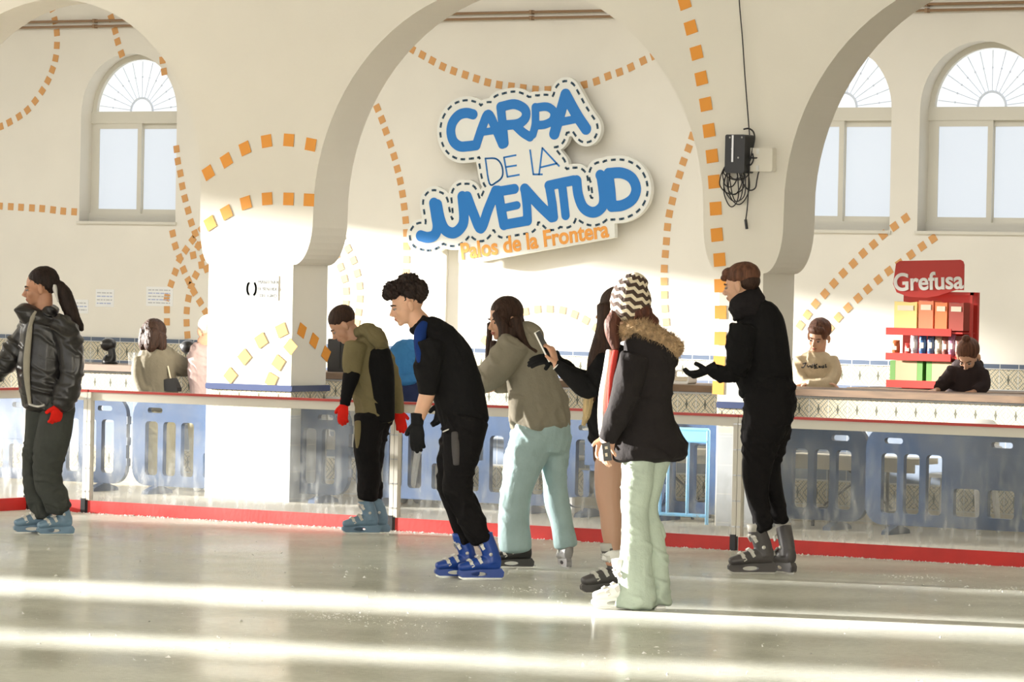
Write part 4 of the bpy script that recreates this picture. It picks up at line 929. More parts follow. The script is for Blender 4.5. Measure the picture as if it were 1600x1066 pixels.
# ================================================================== girl in the black puffer jacket, far left
g = Fig(26.72, (72, 836))
g.head(62, 451, 0, 4, 8, 1.0, neck=(68, 490, 2, 14), female=True)
g.hair(HR['black'], [(-.030, 0, .050, .100, .080, .088), (-.06, 0, .02, .055, .075, .06)], [[(82, 446, 0, 8), (91, 448, 0, 10), (101, 461, 0, 12), (109, 482, -2, 12), (116, 498, -4, 10), (124, 510, -5, 7), (128, 516, -5, 3)]])
bit(g, 'hair_ribbon', [(85, 446, -8, 3.5, 7), (86, 452, -9, 4, 7), (88, 461, -12, 2.2, 4), (91, 472, -14, 1.4, 3)], CL['sock'])
g.wear('puffer_jacket', [[(72, 497, 0, 26, 26), (71, 512, 0, 38, 34), (70, 545, 0, 41, 36), (68, 590, 0, 41, 36), (70, 625, 0, 37, 33), (70, 634, 0, 36, 31)],
    [(94, 505, -18, 20), (106, 530, -30, 20), (111, 560, -36, 19), (111, 590, -38, 18), (104, 612, -38, 18), (95, 634, -38, 15)],
    [(52, 508, 18, 18), (32, 535, 22, 19), (12, 562, 20, 18), (-8, 582, 18, 15)],
    [(24, 484, -4, 3, 22), (34, 486, -4, 13, 26), (48, 493, -2, 15, 28), (64, 497, 0, 13, 27)], [(84, 482, 0, 6, 22), (76, 492, 0, 12, 26)]], CL['puffer'], folds=(.030, 6, 14, 3.1), vox=.0065)
bit(g, 'inner_hoodie', [(54, 488, -22, 6, 5), (49, 503, -31, 3.5, 4), (46, 520, -35, 4.5, 4), (42, 560, -36, 5.5, 4), (42, 590, -36, 5, 4), (45, 618, -34, 3.5, 3), (47, 632, -32, 3, 3)], CL['light_hoodie'], 'beige hoodie showing in the open jacket')
bit(g, 'tee_hem', [(48, 632, -24, 2.4, 14), (60, 635, -26, 2.4, 12), (70, 633, -26, 2.2, 12)], CL['sock'])
g.wear('sweatpants', [[(92, 628, -4, 26, 28), (87, 660, -12, 27, 26), (79, 700, -14, 27, 24), (74, 735, -14, 21, 21), (78, 760, -14, 20, 20), (88, 785, -14, 20, 20), (90, 797, -14, 19, 19)],
    [(66, 628, 8, 26, 26), (57, 665, 14, 19, 24), (50, 705, 14, 14, 20), (47, 735, 14, 12, 18), (52, 765, 14, 14, 18), (61, 792, 14, 14, 17), (66, 806, 14, 14, 17)]], CL['green_trouser'], folds=(.022, 9, 16, 2.0))
g.hand((92, 634, -40), (84, 668, -42), (-1, -.2, 3), glove=CL['red_glove'], curl=48, size=.92, thumb=-1)
g.hand((-10, 584, 17), (-30, 598, 17), (0, 1, -1), glove=CL['red_glove'], curl=30, size=.92)
g.boot(95, 838, -14, 22, M['bootblue'], .80); g.boot(62, 834, 14, 18, M['bootblue'], .86)
o = g.build('girl skating left in a black puffer jacket with a ponytail and red gloves', SK['tan']); g.face(HR['black'])

# ================================================================== boy in the olive hoodie
g = Fig(27.45, (575, 833))
g.head(536, 509, 0, 6, 40, .93, neck=(560, 538, 2, 13))
g.hair(HR['dark'], [(-.026, 0, .050, .100, .081, .088)], folds=(.003, 90, 90, 2))
g.wear('hoodie', [[(570, 532, 0, 22, 24), (577, 552, 0, 32, 28), (580, 590, 0, 34, 30), (584, 625, 0, 32, 28), (586, 655, 0, 29, 25)],
    [(556, 540, -24, 18), (552, 560, -28, 17), (551, 582, -30, 14)], [(598, 555, 20, 16), (610, 590, 22, 14), (619, 620, 20, 11), (623, 645, 16, 9)],
    [(560, 524, -2, 10, 22), (576, 522, 0, 12, 26), (592, 533, 0, 13, 26), (596, 546, 0, 10, 22)]], CL['olive'], folds=(.016, 10, 12, 5.5))
g.wear('undersleeve', [[(551, 578, -30, 13.5), (548, 592, -31, 13), (543, 612, -32, 10), (539, 632, -33, 8)]], CL['black_cloth'], folds=(.008, 16, 22, 2))
g.wear('hood', [[(556, 519, -18, 7, 8), (572, 517, -20, 11, 14), (588, 528, -18, 13, 18), (597, 545, -12, 9, 14)], [(566, 514, 8, 8, 20), (590, 524, 8, 10, 22)]], CL['olive'], body=False, folds=(.02, 14, 14, 3), vox=.005)
bit(g, 'back_panel', [(590, 549, -16, 20, 14), (593, 580, -18, 23, 16), (596, 620, -16, 21, 15), (599, 656, -12, 18, 14)], CL['black_cloth'], 'black panel sewn on the back of the hoodie', vox=.006)
g.wear('trousers', [[(578, 652, -4, 25, 26), (574, 690, -9, 21, 21), (573, 715, -9, 19, 20), (577, 745, -9, 18, 19), (575, 768, -9, 17, 19), (574, 778, -9, 16, 18)],
    [(592, 652, 8, 22, 24), (586, 695, 10, 16, 19), (581, 735, 10, 15, 17), (586, 765, 10, 13, 16), (587, 777, 10, 12, 15)]], CL['black_trouser'], folds=(.018, 10, 16, 8))
bit(g, 'thigh_patch', [(561, 659, -18, 7, 8), (561, 680, -20, 7, 7), (560, 700, -21, 4, 5)], CL['olive'], 'olive patch on the thigh')
g.hand((538, 632, -33), (533, 668, -35), (.5, 0, 1), glove=CL['red_glove'], curl=26, size=.90, thumb=-1, spread=.3)
g.hand((622, 643, 15), (630, 676, 12), (-.4, 0, 1), glove=CL['red_glove'], curl=14, size=.90, thumb=1, spread=.9)
g.boot(573, 834, -9, 14, M['bootblue'], .84); g.boot(588, 832, 10, 12, M['bootblue'], .84)
o = g.build('boy in an olive and black hoodie looking down at his pale blue skates', SK['mid']); g.face(HR['dark'])

# ================================================================== young man in the dark quarter-zip
g = Fig(23.5, (745, 907))
g.head(636, 477, 0, 10, 18, .96, neck=(660, 512, 2, 17))
g.hair(HR['black'], [(-.040, 0, .062, .098, .081, .084), (-.01, 0, .110, .085, .075, .045), (.055, 0, .115, .045, .06, .038), (.080, -.01, .095, .030, .045, .030), (.06, .03, .10, .04, .04, .035), (-.075, 0, .06, .045, .065, .06), (-.04, .02, .14, .06, .05, .03)], folds=(.024, 42, 42, 6), smooth=1)
g.wear('quarter_zip_top', [[(664, 507, 0, 18, 20), (678, 524, 0, 30, 32), (694, 552, 0, 41, 36), (708, 590, 0, 42, 35), (720, 630, 0, 40, 34), (727, 662, 0, 37, 32)],
    [(674, 540, -28, 24), (670, 570, -34, 21), (669, 595, -36, 18), (668, 614, -36, 15)], [(688, 540, 28, 22), (694, 590, 34, 18), (690, 625, 34, 14)],
    [(643, 519, 0, 6, 14), (654, 511, 0, 11, 18), (666, 500, 0, 13, 19)]], CL['black_cloth'], folds=(.022, 8, 11, 4))
bit(g, 'blue_shoulder_panel', [(663, 506, -14, 7, 9), (657, 520, -22, 10, 12), (656, 543, -32, 9, 14), (656, 562, -38, 6, 12), (656, 580, -42, 3, 8)], CL['blue_panel'], 'dark blue panel down the shoulder', vox=.005)
g.limb([(669, 600, -36, 12), (667, 617, -36, 12.5), (660, 638, -38, 11), (652, 660, -40, 8.5)])
g.wear('trousers', [[(727, 660, -4, 37, 34), (722, 700, -10, 31, 30), (717, 735, -13, 24, 25), (715, 765, -13, 21, 22), (728, 795, -13, 20, 20), (742, 825, -13, 19, 20), (752, 845, -13, 14, 17)],
    [(714, 675, 14, 25, 28), (702, 725, 18, 18, 22), (699, 762, 18, 15.5, 19), (710, 795, 18, 13, 17), (719, 825, 18, 12, 15), (727, 848, 18, 10, 14)]], CL['black_trouser'], folds=(.022, 8, 13, 9))
bit(g, 'thigh_panel', [(711, 676, -36, 6, 5), (712, 700, -38, 6.5, 5), (713, 726, -37, 5, 4)], CL['grey_panel'], 'grey panel on the thigh')
bit(g, 'logo', [(692, 675, -30, 1.2, 2.5), (701, 671, -34, 1.2, 2.5)], CL['sock'], 'small white logo')
g.hand((652, 660, -40), (651, 720, -38), (.5, 0, 1), glove=CL['black_glove'], curl=16, size=1.08, thumb=-1, spread=.5)
g.hand((690, 628, 34), (686, 668, 34), (-1, 0, -1), glove=CL['black_glove'], curl=30, size=.95)
g.boot(761, 911, -13, 12, M['boottruebl'], .86, linerm=M['boottruebl'], hgt=1.02); g.boot(724, 903, 18, 14, M['boottruebl'], .84, linerm=M['boottruebl'])
o = g.build('curly-haired young man in a black and blue top bending forward in royal blue skates', SK['fair']); g.face(HR['black'])

# ================================================================== girl in the grey hoodie and pale jeans
g = Fig(24.5, (838, 893))
g.head(787, 501, 0, 34, 10, .97, neck=(802, 530, 3, 14), female=True)
g.hair(HR['dark'], [(-.032, 0, .050, .104, .090, .094), (-.04, .055, -.03, .07, .03, .08), (-.04, -.05, -.03, .07, .03, .08), (-.08, 0, 0, .045, .07, .09), (.015, .066, .03, .05, .016, .05)],
    [[(776, 490, -16, 8), (788, 512, -22, 10), (787, 535, -24, 9), (777, 552, -24, 6), (768, 566, -22, 3)], [(764, 506, 14, 3), (765, 522, 10, 4.5), (763, 545, 4, 4.5), (760, 572, 0, 2.5)], [(772, 535, -10, 6), (769, 555, -14, 5), (764, 574, -16, 3)], [(806, 500, -20, 10), (813, 522, -26, 7), (824, 541, -28, 5), (838, 550, -28, 3)], [(798, 515, -18, 12), (800, 530, -20, 10)]])
g.wear('grey_hoodie', [[(808, 524, 0, 22, 24), (820, 548, 0, 36, 34), (828, 582, 0, 40, 36), (836, 615, 0, 43, 37), (844, 648, 0, 47, 40), (846, 662, 0, 46, 41)],
    [(806, 540, -24, 25), (786, 566, -30, 25), (766, 587, -28, 24), (750, 600, -22, 18), (742, 604, -16, 14)], [(836, 545, 26, 22), (822, 580, 34, 18), (800, 600, 34, 14), (775, 604, 28, 11)],
    [(808, 524, 2, 12, 24), (822, 518, 4, 15, 26), (836, 522, 4, 12, 22), (836, 530, 4, 12, 22)], [(814, 625, -6, 22, 30), (809, 648, -10, 14, 22), (806, 660, -12, 8, 14)]], CL['grey_hoodie'], folds=(.026, 7, 8, 7))
g.wear('jeans', [[(845, 654, 0, 42, 37), (846, 674, 0, 46, 40), (842, 695, 0, 46, 38)], [(836, 680, -12, 36, 32), (825, 705, -14, 33, 30), (814, 740, -16, 28, 27), (806, 775, -16, 24, 25), (803, 810, -16, 24, 25), (804, 840, -16, 26, 26), (805, 857, -16, 25, 25)],
    [(870, 680, 12, 24, 30), (867, 715, 14, 21, 27), (866, 745, 14, 19, 24), (869, 780, 14, 20, 22), (877, 815, 14, 18, 21), (882, 840, 14, 19, 21), (884, 852, 14, 19, 20)]], CL['pale_jeans'], folds=(.020, 7, 11, 12))
g.hand((745, 604, -10), (722, 606, 2), (0, 0, 1), curl=15, size=.9, thumb=-1)
g.hand((778, 604, 28), (748, 606, 26), (0, 0, -1), curl=15, size=.9)
g.boot(811, 893, -16, 8, M['bootblack'], .80, linerm=M['bootblack']); g.boot(884, 896, 14, -78, M['bootsteel'], .80, linerm=M['bootblack'], hgt=.85)
o = g.build('girl in a grey-beige hoodie and pale blue jeans, arm reaching to the young man', SK['fair']); g.face(HR['dark'])

# ================================================================== girl with long hair holding a phone
g = Fig(22.55, (945, 934))
g.head(962, 487, 4, -8, 4, .95, neck=(968, 525, 4, 14), female=True)
g.hair(HR['dark'], [(-.024, 0, .048, .112, .092, .098), (.01, .05, -.02, .085, .045, .09), (.01, -.05, -.02, .085, .045, .09)],
    [[(946, 480, -14, 13), (945, 510, -20, 13), (938, 540, -22, 14), (930, 570, -24, 13), (926, 600, -26, 10), (922, 625, -27, 8)], [(960, 500, -18, 16), (954, 540, -24, 14), (944, 570, -26, 10), (936, 600, -28, 6)], [(940, 478, 6, 8), (941, 505, 0, 8), (938, 535, -6, 8)]])
g.hair(HR['blondtip'], [], [[(925, 600, -29, 8), (920, 622, -30, 8), (917, 645, -30, 6), (912, 664, -30, 3)]], name='light_hair_ends', label='lighter ends of the long hair')
g.wear('black_jacket', [[(962, 545, 4, 24, 30), (956, 575, 4, 30, 32), (950, 620, 4, 30, 31), (948, 660, 4, 29, 30), (950, 684, 4, 29, 28)],
    [(944, 560, -22, 18), (932, 590, -32, 18), (918, 605, -38, 18), (900, 594, -42, 16), (882, 580, -46, 12), (870, 571, -48, 8.5)], [(955, 560, 30, 18), (930, 590, 34, 15), (900, 585, 26, 12), (868, 562, 6, 9)]], CL['black_cloth'], folds=(.02, 9, 11, 15))
bit(g, 'patterned_skirt', [(951, 680, 2, 25, 26), (951, 700, 2, 25, 26), (951, 719, 2, 24, 25)], CL['lace'], 'dark patterned skirt hem', vox=.006)
g.limb([(956, 690, 0, 24, 24), (953, 740, -6, 24, 24), (952, 775, -6, 21, 22), (955, 800, -6, 18, 20), (957, 830, -6, 17, 18), (958, 860, -6, 12, 13), (958, 880, -6, 12, 13)])
g.limb([(966, 690, 14, 20, 22), (966, 740, 20, 20, 20), (966, 800, 20, 15, 17), (968, 860, 20, 11, 12), (968, 880, 20, 11, 12)])
HW = g.hand((869, 570, -48), (858, 528, -48), (-1.5, 0, .6), curl=48, size=.92, thumb=1)
g.hand((862, 558, 4), (826, 566, -8), (0, 1, 1), glove=CL['black_glove'], curl=12, size=.86, thumb=1, spread=.6)
bit(g, 'bracelet', [(870, 570.5, -48, 8.9, 8.9), (871, 571.5, -48, 8.9, 8.9)], CL['sock'], cap=.05, vox=.0025, smooth=0)
bit(g, 'fur_sock', [(958, 862, -6, 17, 17), (958, 874, -6, 18, 18)], CL['sock'])
g.boot(957, 937, -6, 18, M['bootgrey'], .92); g.boot(972, 930, 20, 14, M['bootgrey'], .92)
tk = SK['tights']
o = g.build('girl with very long brown hair in a black jacket holding up a phone', SK['mid']); g.face(HR['dark'])
# her tights: a thin layer over both legs
bm = bmesh.new()
for L in ([(956, 700, 0, 24.6, 24.6), (953, 740, -6, 24.6, 24.6), (952, 775, -6, 21.6, 22.6), (955, 800, -6, 18.6, 20.6), (957, 830, -6, 17.6, 18.6), (958, 860, -6, 12.8, 13.8), (958, 876, -6, 12.6, 13.6)], [(966, 700, 14, 20.6, 22.6), (966, 740, 20, 20.6, 20.6), (966, 800, 20, 15.6, 17.6), (968, 860, 20, 11.7, 12.7), (968, 876, 20, 11.6, 12.6)]): chain(bm, g.pts(L), cap=.2)
fuse('tights', bm, .006, SK['tights'], o, tuple(g.base), 2)
# phone she holds
p = g.P(850, 541, -46); q0, q1 = g.P(838, 518, -46), g.P(861, 564, -46); ax = (q1 - q0); ln = np.linalg.norm(ax); ax /= ln
nrm = np.array([0, 0, 0.0]) + RT * -.8 + FW * .35 + Zv * -.45; nrm -= ax * (nrm @ ax); nrm /= np.linalg.norm(nrm); ay = np.cross(nrm, ax)
t = empty('phone', p); tag(t, 'phone with a pale edge held up by the girl with very long hair', 'phone')
bm = bmesh.new(); obox(bm, (0, 0, 0), ax, ay, nrm, ln / 2, .036, .004); bmesh.ops.bevel(bm, geom=bm.edges[:], offset=.002, segments=2); bm_obj('case', bm, M['whitepl'], t)
bm = bmesh.new(); obox(bm, -nrm * .005, ax, ay, nrm, ln / 2 - .004, .033, .001); bm_obj('back', bm, M['black'], t)
bm = bmesh.new(); obox(bm, nrm * .005, ax, ay, nrm, ln / 2 - .004, .033, .001); bm_obj('screen', bm, M['black'], t)

# ================================================================== girl in the zigzag bobble hat
g = Fig(21.55, (1000, 952))
g.head(984, 478, 0, -28, 4, .98, neck=(992, 512, 2, 14), female=True)
g.hair(HR['red'], [(-.035, 0, -.035, .085, .082, .060)], [[(962, 492, -10, 10), (956, 508, -14, 12), (958, 528, -16, 10), (962, 545, -18, 6)], [(990, 498, 0, 24, 22), (1006, 504, 2, 22, 22), (1022, 508, 4, 14, 18)]])
g.wear('coat', [[(1002, 524, 0, 30, 28), (1010, 548, 0, 38, 34), (1013, 585, 0, 38, 34), (1011, 625, 0, 39, 34), (1011, 665, 0, 47, 38), (1015, 700, 0, 57, 42), (1016, 714, 0, 59, 43)],
    [(992, 560, -26, 24), (983, 592, -34, 24), (974, 628, -38, 22), (961, 660, -36, 18), (948, 688, -30, 14)], [(996, 560, 30, 22), (980, 610, 38, 19), (962, 650, 34, 16), (946, 684, 12, 12)],
    [(984, 520, 0, 13, 28), (1010, 530, 4, 18, 34), (1036, 552, 4, 18, 28), (1044, 572, 2, 12, 20)]], CL['coat'], folds=(.026, 6, 7, 21), cap=.15)
bit(g, 'white_sweater', [(953, 548, -4, 6, 12), (950, 580, -4, 8, 14), (945, 620, -4, 10, 16), (944, 660, -4, 10, 14), (946, 690, -4, 8, 10)], CL['offwhite'], 'white sweater in the open coat')
bit(g, 'red_scarf', [(962, 548, -18, 5, 5), (957, 580, -22, 6, 5), (953, 620, -24, 4.5, 4), (951, 652, -25, 2.5, 3)], CL['red_knit'], 'red knitted scarf edge')
# fur trim
bm = bmesh.new(); FT = [(974, 518, -18, 9, 10), (988, 512, -20, 12, 14), (1006, 516, -16, 15, 18), (1028, 528, -10, 15, 20), (1046, 540, -4, 15, 18), (1058, 546, 2, 12, 13)]
chain(bm, g.pts(FT), cap=.5); g.todo.append(('fur_trim', bm, .006, CL['fur'], 2, (.018, 40, 40, 3), 'tan fur trim of the hood'))
# beanie
bm = bmesh.new(); BN = [(984, 490, 0, 28, 31), (985, 476, 0, 32, 34), (988, 459, 0, 31, 32), (993, 446, 0, 25, 25), (999, 437, 0, 16, 16)]
chain(bm, g.pts(BN), cap=.5)
g.todo.append(('zigzag_hat', bm, .004, None, 2, (.004, 30, 30, 1), 'cream and brown knitted hat in zigzag stripes'))
g.wear('flared_trousers', [[(1000, 712, -6, 27, 28), (996, 750, -8, 25, 26), (993, 785, -8, 22, 22), (993, 815, -8, 21, 21), (994, 850, -8, 23, 22), (993, 895, -8, 27, 25), (993, 940, -8, 31, 28), (993, 948, -8, 31, 28)],
    [(1027, 712, 12, 25, 26), (1018, 755, 14, 18, 22), (1014, 790, 14, 15, 19), (1018, 820, 14, 15, 18), (1023, 855, 14, 17, 19), (1028, 900, 14, 18, 20), (1030, 938, 14, 19, 21), (1030, 942, 14, 19, 21)]], CL['white_trouser'], folds=(.024, 7, 15, 18), cap=.1)
g.hand((948, 690, -30), (940, 728, -30), (1, 0, 1), curl=45, size=.92, thumb=1)
g.hand((944, 684, 10), (938, 712, 4), (.5, 0, -1), curl=35, size=.9)
g.boot(975, 957, -8, 12, M['bootwhite'], .86, linerm=M['bootwhite']); g.boot(1014, 950, 14, 10, M['bootwhite'], .86, linerm=M['bootwhite'])
o = g.build('girl seen from behind in a dark fur-hooded coat, zigzag knitted hat and flared white trousers', SK['fair']); g.face(HR['dark'])
hat = [c for c in o.children if c.name.startswith('zigzag_hat')][0]; me = hat.data
A0, A1 = g.P(982, 489) - g.base, g.P(999, 435) - g.base; AX = A1 - A0; LA = np.linalg.norm(AX); AX /= LA; e1 = np.cross(AX, FW); e1 /= np.linalg.norm(e1); e2 = np.cross(AX, e1)
at = me.attributes.new('zig', 'FLOAT', 'POINT')
vals = []
for v in me.vertices:
    d = np.array(v.co) - A0; t_ = d @ AX; r_ = math.atan2(d @ e2, d @ e1) / (2 * math.pi) * 11; vals.append(t_ / .040 + abs((r_ % 1) - .5) * .75 + 10)
at.data.foreach_set('value', vals)
zm = mat('zigzag_knit', (.6, .5, .36), .9, bump=.5, bscale=90); nt = zm.node_tree; e = NT(zm); an = nt.nodes.new('ShaderNodeAttribute'); an.attribute_name = 'zig'
bs = nt.nodes['Principled BSDF']; nt.links.new(e.mix(e.math('GREATER_THAN', e.math('FRACT', an.outputs['Fac']), .45), (.72, .62, .46), (.06, .035, .025)), bs.inputs['Base Color']); me.materials.append(zm)
# fur hairs on the trim
fur = [c for c in o.children if c.name.startswith('fur_trim')][0]; bm = bmesh.new(); rf = random.Random(3)
for p in rf.sample(list(fur.data.polygons), min(2600, len(fur.data.polygons))):
    c = np.array(p.center); n = np.array(p.normal) + np.array([rf.gauss(0, .35) for _ in range(3)]) - Zv * .15; n /= np.linalg.norm(n); a = np.cross(n, (0.3, .5, .8)); a /= np.linalg.norm(a); l = rf.uniform(.012, .034); w_ = .0016
    v = [bm.verts.new(c + a * w_), bm.verts.new(c - a * w_), bm.verts.new(c + np.cross(n, a) * w_), bm.verts.new(c + n * l)]
    for f_ in ((0, 1, 3), (1, 2, 3), (2, 0, 3)): bm.faces.new([v[i] for i in f_])
fh = bm_obj('fur_hairs', bm, CL['fur'], fur); fh['kind'] = 'stuff'
# phone in her hand
p = g.P(948, 706, -48); t = empty('phone', p); tag(t, 'dark patterned phone held low by the girl in the fur-hooded coat', 'phone', )
ax = -RT * .15 + Zv; ax /= np.linalg.norm(ax); nr_ = -FW; ay = np.cross(nr_, ax); ay /= np.linalg.norm(ay)
bm = bmesh.new(); obox(bm, (0, 0, 0), ax, ay, nr_, .046, .021, .005); bmesh.ops.bevel(bm, geom=bm.edges[:], offset=.002, segments=2); bm_obj('case', bm, M['black'], t)
bm = bmesh.new(); obox(bm, nr_ * .006 + ax * .02, ax, ay, nr_, .007, .007, .001); obox(bm, nr_ * .006 - ax * .015 + ay * .004, ax, ay, nr_, .009, .006, .001); bm_obj('printed_pattern', bm, M['cream'], t)

# ================================================================== man in the black snood
g = Fig(24.38, (1185, 898))
g.head(1157, 447, 0, -20, 10, .98, neck=(1172, 480, 2, 17))
g.hair(HR['brown'], [(-.026, 0, .062, .104, .086, .078), (.055, 0, .085, .045, .062, .034), (.082, 0, .062, .030, .045, .022)], folds=(.008, 60, 30, 2))
g.hair(HR['dark'], [(-.045, 0, .02, .078, .0765, .065)], name='faded_sides', folds=None, label='short faded hair at the back and sides')
g.wear('snood', [[(1166, 488, -4, 27, 27), (1168, 478, -4, 28, 27), (1173, 469, -3, 23, 23), (1178, 463, -2, 19, 21)], [(1147, 481, -8, 8, 18), (1156, 490, -6, 13, 20)], [(1176, 462, -2, 18, 22), (1188, 470, 0, 10, 20)]], CL['snood_knit'], folds=(.024, 12, 26, 1), vox=.005)
g.wear('black_jumper', [[(1174, 488, 0, 27, 28), (1184, 502, 0, 40, 36), (1186, 530, 0, 46, 38), (1189, 565, 0, 47, 37), (1196, 595, 0, 44, 34), (1202, 612, 0, 40, 33)],
    [(1162, 515, -28, 23), (1156, 545, -36, 21), (1153, 570, -38, 18), (1143, 584, -38, 15), (1124, 584, -38, 12), (1110, 578, -38, 9)], [(1180, 520, 32, 22), (1178, 560, 38, 19), (1172, 585, 34, 16), (1164, 596, 22, 12)]], CL['black_cloth'], folds=(.018, 8, 11, 31))
g.wear('track_trousers', [[(1204, 598, -2, 38, 35), (1202, 635, -6, 40, 34), (1193, 675, -10, 34, 30), (1186, 712, -12, 26, 26), (1182, 745, -12, 22, 23), (1184, 775, -12, 18, 20), (1190, 805, -12, 15, 18), (1194, 826, -12, 14, 17)],
    [(1214, 630, 12, 28, 30), (1208, 680, 14, 25, 26), (1202, 722, 14, 18, 22), (1207, 755, 14, 15, 20), (1214, 785, 14, 13, 17), (1219, 815, 14, 12, 15)]], CL['black_trouser'], folds=(.02, 8, 13, 41))
bit(g, 'trouser_stripe', [(1169, 757, -20, 1.1, 2), (1172, 775, -20, 1.1, 2), (1177, 798, -21, 1.1, 2), (1181, 820, -22, 1.1, 2)], CL['sock'], 'thin white stripe down the shin', vox=.0025, smooth=0)
bit(g, 'logo', [(1230, 602, -12, .9, 2), (1236, 602, -6, .9, 2)], CL['sock'], 'small white logo on the hip', vox=.0025, smooth=0)
g.hand((1108, 578, -38), (1080, 588, -38), (.1, -2.4, 1.0), glove=CL['black_glove'], curl=42, size=1.0, thumb=-1, thumb_out=.15, thumb_up=.95)
g.hand((1162, 598, 18), (1156, 616, 0), (1, 0, 0), glove=CL['black_glove'], curl=40, size=.85)
g.boot(1186, 900, -12, 14, M['bootgrey'], .95, hgt=1.02); g.boot(1226, 896, 14, -60, M['bootgrey'], .93, hgt=1.05)
o = g.build('tall man seen from behind in black with a thick black snood and grey skates', SK['fair']); g.face(HR['brown'])

# ================================================================== onlookers behind the boards
def legs(g, x0, x1, y0, y1, m, r=15, nm='trousers'):
    g.wear(nm, [[(x0, y0, 0, r * 1.3, r * 1.3), (x0, (y0 + y1) / 2, 0, r, r), (x0, y1, 0, r * .7, r * .8)], [(x1, y0, 0, r * 1.3, r * 1.3), (x1, (y0 + y1) / 2, 0, r, r), (x1, y1, 0, r * .7, r * .8)]], m, folds=(.02, 8, 12, x0), vox=.009)
def shoe(g, x, y, d, m, az=0):
    B = g.P(x, y, d); B[2] = -.02; a = math.radians(az); h = -RT * math.cos(a) - FW * math.sin(a)
    bm = bmesh.new(); chain(bm, [(*(B - h * .06 + Zv * .045), .035, .042), (*(B + h * .03 + Zv * .04), .04, .038), (*(B + h * .13 + Zv * .025), .035, .022)], ref=Zv); g.todo.append(('shoe', bm, .008, m, 2, None, None))

g = Fig(float((on_y(250, 600, 3.18) - CAM) @ FW), (262, 772)); g.base[2] = -.02
g.head(243, 526, 0, -140, 18, .95, neck=(243, 548, 0, 11), female=True)
g.hair(HR['dark'], [(-.030, 0, .045, .104, .092, .094), (-.06, 0, -.03, .065, .088, .09)], [[(228, 515, -6, 9), (224, 535, -8, 8), (223, 546, -8, 4)], [(240, 520, -12, 14), (236, 540, -16, 11), (236, 549, -16, 5)], [(250, 525, -10, 10), (252, 542, -12, 8), (250, 550, -12, 4)]])
g.wear('grey_jumper', [[(243, 550, 0, 25, 20), (244, 562, 0, 32, 25), (244, 590, 0, 30, 24), (248, 620, 0, 31, 24), (250, 636, 0, 30, 23)], [(220, 562, -4, 12), (217, 585, -8, 11), (224, 610, -16, 9), (236, 612, -20, 8)], [(262, 558, 4, 15), (280, 572, 10, 14), (296, 580, 16, 10)]], CL['sweater_green'], folds=(.02, 10, 10, 61))
legs(g, 243, 262, 640, 756, CL['beige'], 14)
g.hand((236, 612, -20), (246, 616, -20), (0, 0, 1), curl=20, size=.8); g.hand((297, 580, 16), (312, 582, 16), (0, 1, 0), curl=20, size=.85)
shoe(g, 243, 766, 0, M['whitepl'], -110); shoe(g, 262, 766, 0, M['whitepl'], -110)
o = g.build('woman seen from behind in a grey jumper leaning on the counter', SK['fair'], vox=.008); g.face(HR['red'])
t = empty('handbag', g.P(268, 602, -22)); tag(t, 'black shoulder bag hanging at the hip of the woman in the grey jumper', 'bag')
bm = bmesh.new(); bb = g.P(268, 602, -22); prism(bm, [tuple((g.P(x, y, -22) - bb)[[0, 2]]) for x, y in ((252, 611), (253, 594), (262, 592), (276, 591), (286, 606), (286, 612))], [], lambda u, v, d: (u, d - .03, v), .06); bm_obj('bag_body', bm, M['bootblack'], t)
bm = bmesh.new(); tube(bm, [tuple(g.P(262, 572, -20) - bb), tuple(g.P(265, 585, -22) - bb), tuple(g.P(268, 598, -24) - bb)], .006, 6, 3); bm_obj('strap', bm, M['cream'], t)

g = Fig(float((on_y(315, 600, 3.25) - CAM) @ FW), (312, 772)); g.base[2] = -.02
g.head(325, 518, 0, -70, 15, .93, neck=(320, 536, 0, 12))
g.hair(HR['white'], [(-.030, 0, .045, .102, .086, .090)], folds=(.004, 60, 60, 1))
g.wear('pink_jacket', [[(316, 542, 0, 14, 18), (314, 556, 0, 20, 22), (314, 590, 0, 20, 22), (318, 625, 0, 20, 22), (318, 640, 0, 19, 20)], [(304, 555, -8, 9), (303, 580, -12, 9), (309, 604, -14, 7)], [(325, 555, 8, 10), (328, 580, 12, 10), (330, 600, 20, 8)]], CL['pink'], folds=(.02, 10, 14, 71))
legs(g, 309, 324, 645, 756, CL['beige'], 13)
g.hand((309, 604, -14), (316, 610, -10), (1, 0, 0), curl=30, size=.8); g.hand((330, 602, 20), (338, 606, 24), (0, 1, 0), curl=20, size=.8)
shoe(g, 309, 766, 0, M['whitepl'], -90); shoe(g, 324, 766, 0, M['whitepl'], -90)
o = g.build('pale-haired person in a pinkish jacket half hidden by the left pier', SK['fair'], vox=.008); g.face(HR['white'])

g = Fig(float((on_y(640, 600, 3.22) - CAM) @ FW), (650, 790)); g.base[2] = -.02
g.head(668, 545, 8, -150, 30, .93, neck=(655, 550, 4, 12))
g.hair(HR['dark'], [(-.030, 0, .045, .102, .086, .090)], folds=(.004, 60, 60, 1))
g.wear('blue_jacket', [[(650, 545, 0, 20, 20), (640, 556, 0, 30, 24), (636, 580, 0, 31, 25), (638, 598, 0, 30, 24)], [(618, 560, -10, 15), (616, 582, -16, 13), (630, 594, -24, 9), (646, 592, -26, 8)], [(655, 560, 12, 15), (668, 585, 18, 12)]], CL['blue_jacket'], folds=(.03, 10, 12, 81))
g.wear('navy_trousers', [[(637, 594, 0, 28, 24), (638, 620, 0, 27, 24), (630, 690, 0, 15, 18), (630, 772, 0, 10, 12)], [(645, 620, 0, 22, 22), (652, 690, 0, 15, 18), (652, 772, 0, 10, 12)]], CL['navy'], folds=(.02, 8, 10, 3), vox=.009)
